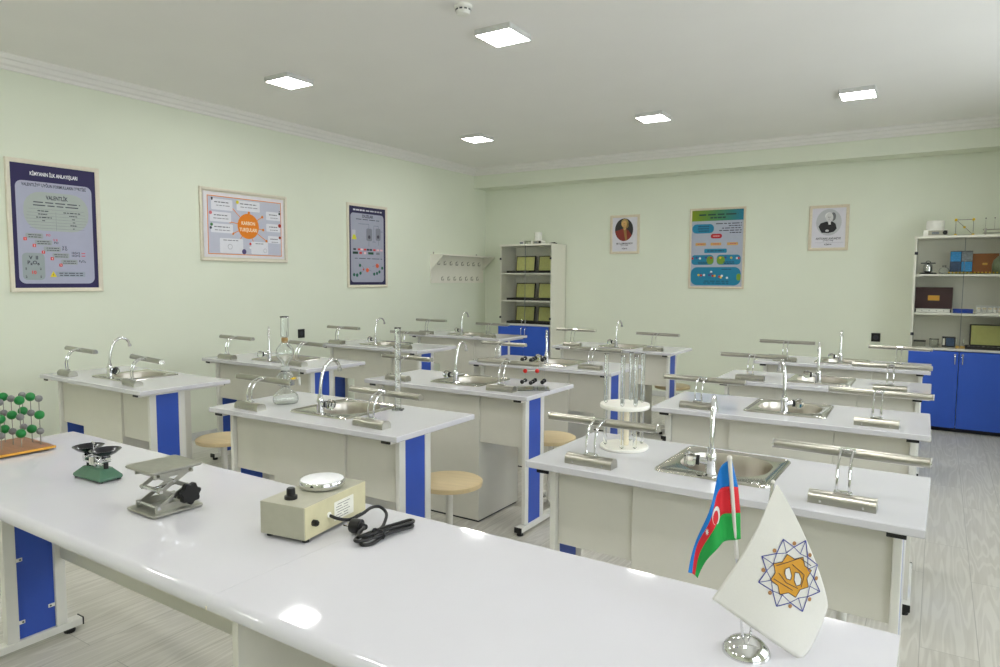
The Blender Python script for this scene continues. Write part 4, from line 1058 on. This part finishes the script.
# 3: dark narrow poster
W3, H3 = .645, .932
s = Sheet(W3-.06, H3-.06)
s.rect(0, 1, 0, 1, (36, 32, 70), 0).rr(.04, .95, .085, .965, .04, (160, 162, 180), 1)
s.lines(.1, .42, (.045,), .02, (210, 210, 220), 2, 11).lines(.44, .9, (.045,), .018, (190, 190, 200), 2, 12)
s.text('DUZLAR', .5, .12, .046, DK, 2, width=.3).lines(.18, .84, (.16,), .009, DK, 2, 13)
for x0, x1, y0, y1 in ((.46, .62, .27, .43), (.72, .86, .26, .42)):
    s.rr(x0, x1, y0, y1, .02, (128, 130, 142), 2); s.disc((x0+x1)/2, y1-.05, .02, (70, 70, 84), 3)
for p_ in ((.25, .22, .53, .215), (.53, .215, .53, .27), (.53, .43, .53, .5), (.8, .42, .8, .48), (.63, .44, .72, .44), (.67, .23, .67, .44), (.67, .23, .8, .23), (.8, .23, .8, .26), (.86, .3, .92, .3)): s.line(*p_, .004, (96, 98, 110), 2)
s.rr(.07, .17, .3, .42, .01, (186, 186, 196), 2).poly([(.07, .42), (.2, .42), (.16, .36), (.1, .36)], (214, 212, 60), 3)
for x, y, c in ((.14, .545, DK), (.26, .545, (214, 60, 60)), (.33, .545, (226, 200, 206)), (.42, .545, (214, 60, 60)), (.5, .545, DK), (.58, .545, DK), (.68, .545, (214, 60, 60)), (.78, .545, (226, 180, 190)), (.88, .545, (226, 180, 190))): s.rect(x-.035, x+.035, y-.012, y+.012, c, 3)
for x, y, w_, c in ((.16, .59, .07, (24, 58, 46)), (.3, .59, .035, (214, 60, 60)), (.42, .59, .03, (226, 190, 196)), (.58, .59, .075, (24, 74, 50)), (.78, .59, .05, (120, 122, 134))): s.rect(x-w_, x+w_, y-.015, y+.015, c, 3)
s.lines(.12, .9, (.66,), .008, DK, 2, 15)
for p_ in ((.24, .72, .42, .8), (.42, .8, .3, .84), (.62, .76, .78, .74), (.6, .82, .46, .8)): s.line(*p_, .003, (110, 90, 90), 2)
for x, y, r, c in ((.28, .75, .018, (24, 92, 74)), (.12, .87, .018, (24, 92, 74)), (.2, .875, .02, (24, 92, 74)), (.29, .85, .018, (24, 92, 74)), (.48, .81, .024, (220, 96, 60)), (.76, .75, .026, (220, 96, 60)), (.9, .78, .018, (24, 92, 74)), (.82, .83, .018, (24, 92, 74)), (.75, .85, .018, (24, 92, 74)), (.67, .86, .018, (24, 92, 74)), (.37, .8, .01, (190, 60, 50)), (.78, .73, .01, (240, 160, 140)), (.5, .79, .008, (240, 160, 140))): s.disc(x, y, r, c, 3)
poster('poster', 'narrow dark-bordered framed poster, third on the poster wall before the coat rack', 'poster', W3, H3, .03, s, 'L', 5.772, 1.802, M['frame_w'])
# 4: blue-green poster on the back wall
W4, H4 = .645, .944
s = Sheet(W4-.05, H4-.05)
s.rect(0, 1, 0, 1, (168, 174, 190), 0)
n_ = 24
for k in range(n_):
    t_ = k/(n_-1); c0, c1 = (126, 146, 22), (16, 112, 140)
    s.rect(k/n_, (k+1)/n_, 0, .14, tuple(int(c0[i]+(c1[i]-c0[i])*t_) for i in range(3)), 1)
TL = (20, 122, 158)
s.lines(.13, .9, (.06,), .02, (34, 66, 62), 2, 81).lines(.36, .66, (.1,), .02, (34, 66, 62), 2, 82)
s.rr(.01, .44, .18, .3, .05, TL, 1).lines(.12, .34, (.21, .24, .27), .014, (20, 60, 84), 2, 83)
for k, (a, y) in enumerate(((.46, .18), (.72, .21), (.58, .24), (.54, .27), (.74, .3))): s.lines(a, .97, (y,), .012, DK, 1, 84+k)
s.rr(.38, .6, .31, .37, .03, (176, 22, 36), 1).lines(.42, .56, (.34,), .016, (226, 150, 150), 2, 90)
for x in (.08, .38, .7): s.rr(x, x+.21, .425, .462, .008, (206, 160, 90), 1).lines(x+.04, x+.17, (.443,), .012, (190, 90, 100), 2, int(x*100))
s.rr(.26, .7, .505, .56, .012, (22, 128, 166), 1).lines(.32, .64, (.533,), .014, (20, 60, 84), 2, 91)
for x0, x1, c in ((.01, .45, TL), (.51, .97, TL)):
    s.rr(x0, x1, .585, .715, .04, c, 1); s.rr(x0+.3 if x0 < .3 else x0, x1 if x0 < .3 else x0+.16, .6, .71, .045, (110, 148, 44), 2); s.lines(x0+.12, x1-.12, (.68, .7), .01, (20, 50, 74), 3, 92)
s.rr(.0, .98, .745, .985, .075, TL, 1).rr(.9, .98, .83, .92, .03, (110, 148, 44), 2)
s.lines(.25, .75, (.93, .955), .01, (18, 66, 92), 2, 93).lines(.6, .8, (.775,), .01, (18, 66, 92), 2, 94)
for k, (x, y, c) in enumerate(((.03, .63, 'r'), (.11, .62, 'b'), (.18, .63, 'w'), (.3, .62, 'b'), (.4, .625, 'r'), (.58, .625, 'y'), (.68, .62, 'b'), (.79, .625, 'y'), (.9, .63, 'w'), (.93, .63, 'r'),
      (.16, .85, 'y'), (.21, .855, 'r'), (.27, .85, 'w'), (.37, .85, 'b'), (.41, .81, 'w'), (.41, .83, 'b'), (.48, .86, 'y'), (.44, .86, 'r'), (.6, .88, 'y'), (.62, .86, 'w'), (.57, .87, 'r'), (.72, .885, 'w'))):
    s.disc(x, y, .013, {'r': (190, 40, 40), 'b': (60, 70, 130), 'w': (224, 224, 228), 'y': (226, 186, 50)}[c], 4)
poster('poster', 'blue and green framed poster with a red oval between the two portraits', 'poster', W4, H4, .024, s, 'B', -2.225, 1.814, M['frame'])
# 5, 6: generic oval portraits
def portrait(c, name, years, label, colour):
    w_, h_ = (.392, .485)
    s = Sheet(w_-.06, h_-.06)
    s.rect(0, 1, 0, 1, (212, 210, 218), 0)
    if colour:
        s.disc(.47, .36, .122, (38, 36, 38), 1, .142)
        e_ = [(.47+.36*math.cos(R(a)), .36+.334*math.sin(R(a))) for a in range(10, 171, 10)]
        s.poly([(.47-.355, .4), (.3, .36), (.42, .33), (.54, .33), (.66, .39)]+e_[2:], (128, 44, 34), 2)
        s.poly([(.44, .33), (.56, .33), (.6, .66), (.53, .69)], (150, 112, 60), 3)
        s.disc(.5, .17, .05, (176, 148, 88), 3, .055).disc(.55, .23, .035, (150, 122, 70), 3, .04)
        s.disc(.48, .2, .034, (214, 170, 104), 4, .046).poly([(.43, .27), (.54, .27), (.55, .34), (.5, .38), (.44, .34)], (206, 164, 104), 4)
        s.disc(.455, .185, .004, (70, 50, 40), 5).disc(.495, .185, .004, (70, 50, 40), 5).line(.46, .235, .495, .235, .003, (150, 80, 60), 5).line(.472, .195, .466, .215, .004, (180, 130, 84), 5)
    else:
        s.disc(.5, .36, .125, (184, 186, 190), 1, .142)
        s.poly([(.2, .46), (.26, .38), (.42, .34), (.6, .34), (.7, .4), (.74, .52), (.66, .6), (.5, .63), (.3, .62), (.24, .54)], (26, 26, 29), 2)
        s.disc(.5, .2, .038, (226, 226, 226), 3, .038).disc(.63, .22, .025, (110, 112, 116), 3, .045)
        s.disc(.52, .24, .036, (206, 206, 206), 4, .05).poly([(.47, .33), (.56, .33), (.56, .42), (.5, .42)], (222, 222, 222), 4)
        s.disc(.485, .23, .004, (50, 50, 50), 5).disc(.53, .23, .004, (50, 50, 50), 5).line(.49, .285, .525, .285, .003, (90, 90, 90), 5).line(.51, .24, .503, .262, .004, (150, 150, 150), 5)
        s.disc(.46, .57, .018, (196, 196, 196), 4, .012).line(.1, .87, .95, .87, .002, (150, 150, 160), 1)
    s.text(name, .5, .77, .03, (44, 44, 52), 2, width=.66 if colour else .74).text(years, .5, .82, .02, (100, 100, 110), 2, width=.3)
    s.text('KİMYA', .5, .92, .022, (80, 80, 90), 2, width=.22)
    poster('portrait', label, 'framed portrait', w_, h_, .03, s, 'B', c, 2.01, M['frame'])
portrait(-3.376, 'M.V.LOMONOSOV', '(1711-1765)', 'small framed oval portrait of a person in a red coat on the back wall', True)
portrait(-1.037, 'ANTUAN LAVUAZYE', '(1743-1794)', 'small framed grey portrait of a white-haired person in dark coat on the back wall', False)

# ------------------------------------------------------------------ light
w = bpy.data.worlds.new('daylight'); SC.world = w; w.use_nodes = True
bg = w.node_tree.nodes['Background']
bg.inputs['Color'].default_value = (.89, .945, 1.0, 1); bg.inputs['Strength'].default_value = 6.5
for i, (a, b_) in enumerate(wins):
    l = bpy.data.lights.new('window_daylight', 'AREA'); l.shape = 'RECTANGLE'; l.size = WZ1-WZ0; l.size_y = b_-a
    l.cycles.is_portal = True
    o = bpy.data.objects.new('window_daylight', l); COL.objects.link(o)
    o.location = (XR+.13, (a+b_)/2, (WZ0+WZ1)/2); o.rotation_euler = (0, PI/2, 0)

# ------------------------------------------------------------------ camera
cd = bpy.data.cameras.new('camera'); cam = bpy.data.objects.new('camera', cd); COL.objects.link(cam)
cd.sensor_width = 36; cd.lens = 683.468*36/1000; cd.clip_start = .02; cd.clip_end = 60
yaw, pitch, roll = R(-32.65975), R(-4.53004), R(.32937)
fw = Vector((math.sin(yaw)*math.cos(pitch), math.cos(yaw)*math.cos(pitch), math.sin(pitch)))
rt = Vector((math.cos(yaw), -math.sin(yaw), 0)); up = rt.cross(fw)
r2 = rt*math.cos(roll)+up*math.sin(roll); u2 = up*math.cos(roll)-rt*math.sin(roll)
cam.matrix_world = Matrix(((r2.x, u2.x, -fw.x, 0), (r2.y, u2.y, -fw.y, 0), (r2.z, u2.z, -fw.z, 1.43639), (0, 0, 0, 1)))
SC.camera = cam
SC.view_settings.view_transform = 'Standard'; SC.view_settings.look = 'None'
SC.view_settings.exposure = -.12; SC.view_settings.gamma = 1.; SC.view_settings.use_curve_mapping = False
SC.cycles.max_bounces = 14; SC.cycles.diffuse_bounces = 6; SC.cycles.transmission_bounces = 12; SC.cycles.glossy_bounces = 6
SC.cycles.caustics_refractive = True
SC.cycles.sample_clamp_indirect = 6.
